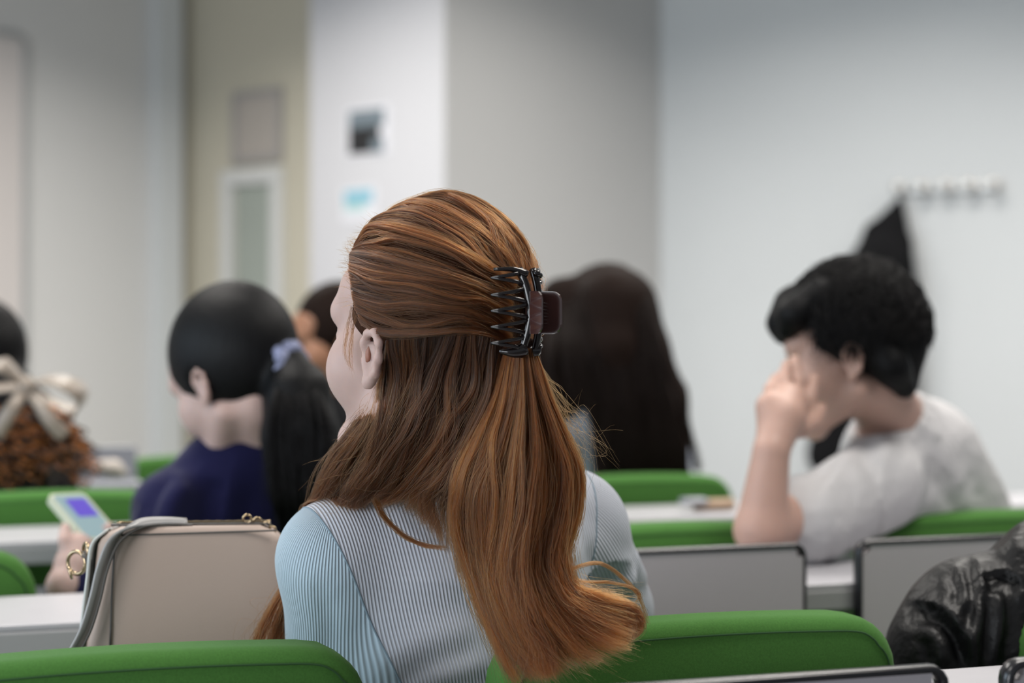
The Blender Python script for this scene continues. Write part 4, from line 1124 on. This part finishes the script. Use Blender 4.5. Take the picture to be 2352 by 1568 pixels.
# ================================================================== woman with tan face, far behind
h3 = at(768, 800, 4.25); R3 = hframe(112, 2, 0)
n3 = at(775, 930, 4.28); c3 = at(790, 1060, 4.32); p3 = np.array([-.39, 4.4, .60])
P3, b3, s3 = build_person('person', (-.39, 4.3, 0), 'tan-faced person with dark hair, half hidden behind the red-haired woman\'s cheek', h3, R3, n3, c3, p3, (math.cos(1.9), math.sin(1.9), 0),
    [(at(690, 1010, 4.2), at(660, 1160, 4.15), at(560, 1100, 4.1)), (at(880, 1000, 4.4), at(900, 1150, 4.45), at(800, 1150, 4.2))], M['skin3'], M['black'], h=.006, sleeve=1.8, cloth_name='jumper')
def eyes3(f):
    pass
hm3, c33 = simple_hair('hair', h3, R3, (.086, .106, .108), M['brownhair_mass'], None, P3, None, face=.062, slope=.5, lo=.2)
for q in (-1, 1):
    br = [h3+R3@np.array([q*(.016+.014*k), .094-.004*k*k, .036+.002*k]) for k in range(3)]
    link('eyebrow', mesh(*tube(br, .004, 6)), M['brownhair_mass'], b3, world=True)
    lsh = [h3+R3@np.array([q*(.020+.010*k), .0915-.002*k, .014]) for k in range(3)]
    link('eye', mesh(*tube(lsh, .0045, 6)), M['paperdark'], b3, world=True)

# ================================================================== person with bow and curly ponytail at the left edge
h6 = at(-62, 868, 3.62); R6 = hframe(50, 6, 0)
n6 = at(-40, 985, 3.66); c6 = at(-30, 1140, 3.72); p6 = np.array([-1.05, 3.8, .60])
P6, b6, s6 = build_person('person', (-1.05, 3.7, 0), 'black-haired person at the left edge wearing a beige bow over a curly ponytail', h6, R6, n6, c6, p6, (math.cos(.4), math.sin(.4), 0),
    [(at(-190, 1060, 3.58), at(-220, 1230, 3.6), at(-250, 1180, 3.8)), (at(110, 1085, 3.80), at(140, 1230, 3.86), at(60, 1180, 4.0))], M['skin2'], M['black'], h=.0065, sleeve=1.8, cloth_name='jacket')
hm6, c66 = simple_hair('hair', h6, R6, (.094, .114, .114), M['blackhair_mass'], None, P6, lambda f: f.chain([at(30, 890, 3.55), at(60, 960, 3.50), at(90, 1040, 3.50), at(110, 1090, 3.52)], [.04, .055, .060, .03], .03), lo=.36)
rng = np.random.default_rng(3)
base = at(40, 905, 3.52)
for k in range(60):
    u_ = rng.uniform(-1, 1); d_ = rng.uniform(-1, 1)
    end = at(110+u_*125, 1085+rng.uniform(-50, 45), 3.44+.06*d_)
    mid = (base+end)/2 + np.array([u_*.03, -.03+.02*d_, .02])
    c_ = cr([base+np.array([u_*.03, d_*.02, 0]), mid, end], 60)
    ph_ = rng.uniform(0, 6); tt = np.linspace(0, 1, 60); rad = (.004+.009*tt)*rng.uniform(.7, 1.2); fr = rng.uniform(5, 8)
    c_ = c_ + np.stack([np.cos(ph_+tt*fr*2*PI)*rad, np.sin(ph_+tt*fr*2*PI)*rad, 0*tt], 1)
    link('curl', mesh(*tube(c_, np.linspace(.0042, .0016, 60), 6)), M['curl'] if k % 5 < 2 else M['curl_dark'], hm6, smooth=True, world=True)
bow = empty('hair_bow', at(60, 890, 3.44), 'beige satin ribbon bow tied at the curly ponytail', 'hair bow')
def ribbon(pts, w, widthdir, th=.0015, n=26):
    P = cr(pts, n); wd = np.asarray(widthdir, float); wd = wd/np.linalg.norm(wd); V = []; Fc = []
    ww = np.broadcast_to(np.asarray(w, float), (len(pts),)); ww = np.interp(np.linspace(0, len(pts)-1, n), range(len(pts)), ww)
    T = np.gradient(P, axis=0)
    for i in range(n):
        t = T[i]/np.linalg.norm(T[i]); a = wd-t*(wd@t); a /= np.linalg.norm(a)+1e-9; b = np.cross(t, a)
        for (x, y) in ((-1, -1), (1, -1), (1, 1), (-1, 1)): V.append(P[i]+a*x*ww[i]/2+b*y*th/2)
    for i in range(n-1):
        for k in range(4): Fc.append((i*4+k, i*4+(k+1) % 4, i*4+4+(k+1) % 4, i*4+4+k))
    Fc += [(3, 2, 1, 0), tuple((n-1)*4+k for k in range(4))]
    return V, Fc
K = (62, 890, 3.42)
rb = lambda n_, lst, w, wd: link(n_, mesh(*ribbon([at(*q) for q in lst], w, wd, .003)), M['ribbon'], bow, smooth=True, world=True)
rb('bow_loop', [K, (100, 872, 3.40), (150, 880, 3.38), (188, 910, 3.40), (170, 945, 3.44), (110, 925, 3.44), K], [.02, .035, .05, .05, .05, .035, .02], (.2, 1, .45))
rb('bow_loop', [K, (30, 855, 3.40), (0, 838, 3.38), (-50, 850, 3.40), (-30, 890, 3.44), (20, 890, 3.44), K], [.02, .035, .05, .05, .05, .035, .02], (.2, 1, .45))
rb('bow_tail', [K, (90, 925, 3.38), (115, 965, 3.37), (150, 1000, 3.38)], [.018, .024, .028, .030], (1, 0, .5))
rb('bow_tail', [K, (40, 920, 3.38), (20, 950, 3.37), (-10, 1000, 3.38)], [.018, .024, .028, .030], (1, 0, -.5))
f = Field(at(62, 890, 3.42)-.05, at(62, 890, 3.42)+.05, .004); f.ell(at(62, 888, 3.41), (.018, .014, .020)); sdf_obj('knot', f, M['ribbon'], bow)

# ================================================================== coat on the first hook
q0 = on_wall(2072, 470, RK, dR); 
def wq(px, py, off):
    q = on_wall(px, py, RK, dR); q = q.copy(); q[:2] += rn*off; return q
f = Field(wq(2040, 900, .1)-np.array([.48, .34, .50]), wq(2040, 500, .1)+np.array([.30, .14, .12]), .012)
f.chain([wq(2074, 462, .06), wq(2060, 520, .09), wq(2048, 600, .12), wq(2035, 760, .12), wq(2010, 1040, .12)], [.014, .048, .100, .10, .10], .03)
f.chain([wq(2066, 480, .06), wq(2022, 535, .09), wq(1996, 610, .11), wq(1985, 760, .12), wq(1925, 1040, .12)], [.012, .035, .050, .07, .09], .03)
f.chain([wq(2078, 480, .06), wq(2086, 560, .09), wq(2092, 660, .10), wq(2092, 1000, .11)], [.012, .034, .050, .05], .03)
f.cone(wq(2020, 580, .22), wq(2000, 1030, .24), .02, .02, .02, 'sub'); f.cone(wq(2070, 560, .21), wq(2060, 1030, .23), .015, .02, .02, 'sub')
qw = on_wall(2072, 600, RK, dR); f.plane(qw+np.array([rn[0], rn[1], 0])*.012, np.array([-rn[0], -rn[1], 0]))
coat = sdf_obj('coat', f, M['black']); prop(coat, 'black coat hanging from the first hook of the rack, behind the man', 'coat')

# ================================================================== beige handbag
BY = 1.985
bagc = at(440, 1500, BY); bz0 = ZD+.001
bag = empty('handbag', (bagc[0], bagc[1], bz0), 'beige leather handbag with zip top and dark-edged strap on the white desk', 'handbag')
bang = math.radians(6)
bu = np.array([math.cos(bang), math.sin(bang), 0]); bn = np.array([-math.sin(bang), math.cos(bang), 0]); bo = np.array([bagc[0], bagc[1], bz0])
HB = .134
def bp(x, y, z): return bo + bu*x + bn*y + np.array([0, 0, z])
def halfw(z): q = z/HB; return .1105 - .014*q - (.020*max(0, (q-.86)/.14)**2)
def bagloft(w_in, d, x_shift=0, z1=HB, grow=0.0):
    V = []; Fc = []; nz = 22; sg = 40
    for i in range(nz+1):
        z = z1*(i/nz); hw = halfw(z)-w_in; hd = d*(1-.42*(z/HB)**1.5)
        r_in = 1.0
        if i == nz: hw *= .97; hd *= .90
        if i == 0: hw *= .985; hd *= .97
        for k in range(sg):
            a = 2*PI*k/sg; c, s_ = math.cos(a), math.sin(a); e_ = .36
            x = math.copysign(abs(c)**e_, c)*hw; y = math.copysign(abs(s_)**e_, s_)*hd
            V.append(bp(x+x_shift, y, z))
    for i in range(nz):
        for k in range(sg): Fc.append((i*sg+k, i*sg+(k+1) % sg, (i+1)*sg+(k+1) % sg, (i+1)*sg+k))
    Fc += [tuple(range(sg))[::-1], tuple(nz*sg+k for k in range(sg))]
    return V, Fc
link('body', mesh(*bagloft(0, .048)), M['bag'], bag, smooth=True, world=True)
def dep(z): return .048*(1-.42*(z/HB)**1.5)
# piping lines on the front: vertical at the left, horizontal at the top
link('piping', mesh(*tube([bp(-.082+.003*q, -dep(z)-.0006, z) for q, z in ((0, .002), (.3, .03), (.6, .07), (1, .105), (1.6, .128))], .0012, 6)), M['bag_edge'], bag, smooth=True, world=True)
link('piping', mesh(*tube([bp(x, -dep(.128)-.0004, .128+.002*x/.1) for x in np.linspace(-.078, .092, 10)], .0010, 6)), M['bag_edge'], bag, smooth=True, world=True)
link('side_panel', mesh(*ribbon([bp(-halfw(z)-.003, .002, z) for z in (.004, .04, .08, .115, .13)], [.07, .065, .058, .05, .04], (0, 1, 0), .003)), M['bag_side'], bag, smooth=True, world=True)
link('zip_tape', mesh(*ribbon([bp(x, 0, HB+.001-.0*x) for x in np.linspace(-.085, .085, 8)], .018, (0, 1, 0), .002)), M['bag_edge'], bag, world=True)
link('zip_teeth', mesh(*tube([bp(x, 0, HB+.003) for x in np.linspace(-.08, .085, 30)], [.0016 if k % 2 else .0011 for k in range(30)], 6)), M['gold'], bag, smooth=True, world=True)
def ring(c, r, tr, ax, n=28, sy=1.0):
    ax = np.asarray(ax, float); ax /= np.linalg.norm(ax); a1 = np.cross(ax, [0, 0, 1.0]); a1 = a1/np.linalg.norm(a1) if np.linalg.norm(a1) > .01 else np.array([1., 0, 0]); a2 = np.cross(ax, a1)
    return tube([c+a1*r*math.cos(2*PI*k/n)+a2*r*sy*math.sin(2*PI*k/n) for k in range(n+2)], tr, 8)
zp = bp(.060, -.004, HB+.006)
v, f_ = join([ring(zp, .0045, .0013, (0, 1, .2)), ring(zp+np.array([.011, 0, -.003]), .0045, .0013, (0, 1, .2)), ring(zp+np.array([.021, 0, -.008]), .0045, .0013, (.2, 1, .2)), ring(zp+np.array([.027, 0, -.012]), .004, .0013, (.2, 1, .2))])
link('zip_pull', mesh(v, f_), M['gold'], bag, smooth=True, world=True)
# strap across the top left and down the side
SP = [at(430, 1199, BY-.01), at(370, 1197, BY-.02), at(310, 1205, BY-.035), at(262, 1238, BY-.048), at(235, 1300, BY-.055), at(218, 1370, BY-.06), at(196, 1440, BY-.065), at(165, 1500, BY-.07)]
link('strap', mesh(*ribbon(SP, [.012, .014, .015, .016, .016, .016, .016, .016], (.45, .85, .3), .003, 50)), M['strap'], bag, smooth=True, world=True)
SP2 = [p + np.array([.0062, -.003, -.003]) for p in SP]
link('strap_edge', mesh(*tube(cr(SP2, 60), .0016, 6)), M['bag_edge'], bag, smooth=True, world=True)
kr = at(176, 1292, BY-.02)
v, f_ = join([ring(kr, .012, .0022, (.5, 1, 0)), ring(kr+np.array([.010, 0, .013]), .008, .002, (1, .6, 0)), ring(kr+np.array([-.006, -.004, -.010]), .010, .0018, (1, .3, .3), sy=.6)])
link('metal_ring', mesh(v, f_), M['gold'], bag, smooth=True, world=True)
link('ring_loop', mesh(*ribbon([at(188, 1268, BY-.02), at(203, 1285, BY-.03), at(208, 1310, BY-.03), at(205, 1338, BY-.03)], .006, (1, .3, 0), .003)), M['bag_edge'], bag, world=True)
f = Field(at(185, 1200, BY)-.06, at(185, 1200, BY)+.06, .003)

# ================================================================== black leather jacket over the right-hand chair
jl = lambda x, y, Y: at(x, y, Y)
f = Field(jl(2250, 1500, 2.05)-np.array([.16, .20, .22]), jl(2250, 1300, 2.05)+np.array([.30, .16, .10]), .0042)
f.ell(jl(2262, 1420, 2.065), (.080, .060, .072), None, .01)
f.chain([jl(2390, 1350, 2.10), jl(2380, 1450, 2.10), jl(2330, 1560, 2.09), jl(2300, 1700, 2.10)], [.055, .085, .09, .10], .03)
f.chain([jl(2205, 1440, 2.050), jl(2162, 1500, 2.045), jl(2140, 1620, 2.045), jl(2135, 1760, 2.05)], [.060, .054, .054, .052], .035)
f.chain([jl(2420, 1235, 2.12), jl(2395, 1300, 2.09), jl(2335, 1335, 2.06)], [.035, .045, .034], .03)
f.chain([jl(2352, 1225, 2.07), jl(2346, 1275, 2.05), jl(2352, 1350, 2.03)], [.010, .014, .014], .020)
jk = sdf_obj('leather_jacket', f, M['leather']);
folds(jk.data, [([(2085, 1395, 2.0), (2160, 1398, 1.99), (2215, 1445, 1.985), (2250, 1540, 1.985)], .010, .0065),
                ([(2240, 1268, 2.03), (2258, 1350, 2.0), (2250, 1420, 1.99), (2230, 1480, 1.985)], .006, .0055),
                ([(2195, 1300, 2.02), (2222, 1350, 2.0), (2215, 1400, 1.99)], .0045, .005),
                ([(2290, 1350, 2.01), (2300, 1430, 1.995), (2290, 1540, 1.99)], .007, .007),
                ([(2345, 1340, 2.0), (2352, 1430, 1.99), (2330, 1540, 1.985)], .007, .007),
                ([(2262, 1330, 2.0), (2310, 1318, 2.0), (2360, 1340, 1.98)], .008, .006),
                ([(2110, 1450, 1.99), (2150, 1470, 1.985), (2165, 1540, 1.985)], .004, .006)])
prop(jk, 'crumpled black leather jacket heaped over the chair at the right edge', 'jacket')

# ================================================================== small things on the desks
t = empty('pencil_case', at(1640, 1168, 3.52)*[1, 1, 0]+np.array([0, 0, ZD]), 'small brown and grey pouch lying on the third-row desk left of the man\'s arm', 'pencil case')
t.rotation_euler = (0, 0, TH)
me = rbox(.085, .03, .022, .008, .010); link('pouch', me, M['tan'], t, smooth=True)
o = link('cloth_flap', rbox(.05, .034, .014, .005, .006), M['greyprop'], t, smooth=True); o.location = (-.045, -.005, .012)
pL = row(4, -1.02, -.15, ZD)
t = empty('laptop', pL, 'grey laptop open on the far desk behind the curly ponytail', 'laptop', rz=TH)
link('laptop_base', box((0, 0, .008), (.20, .12, .014), .003), M['greyprop'], t)
o = link('laptop_lid', box((0, .063, .045), (.20, .008, .085), .003), M['greyprop'], t)
f = Field(at(258, 1078, 3.86)-.06, at(258, 1078, 3.86)+.06, .004)
f.chain([at(236, 1072, 3.86), at(262, 1076, 3.86), at(282, 1085, 3.86)], [.016, .018, .010], .01)
o = sdf_obj('knitted_cuff', f, M['cream']); prop(o, 'cream crumpled cloth lying on the far desk beside the curly ponytail', 'cloth')
bk = empty('backpack', row(3, -.62, .16, ZD-.30), 'black bag standing beyond the chin of the navy-sweater woman', 'bag')
o = link('bag_body', rbox(.16, .12, .33, .05, .03, arch=.01), M['black'], bk, smooth=True); o.rotation_euler = (0, 0, TH)
o = link('top_loop', mesh(*tube(cr([(-.03, 0, .335), (-.02, 0, .365), (.02, 0, .365), (.03, 0, .335)], 14), .005, 8)), M['black'], bk, smooth=True)
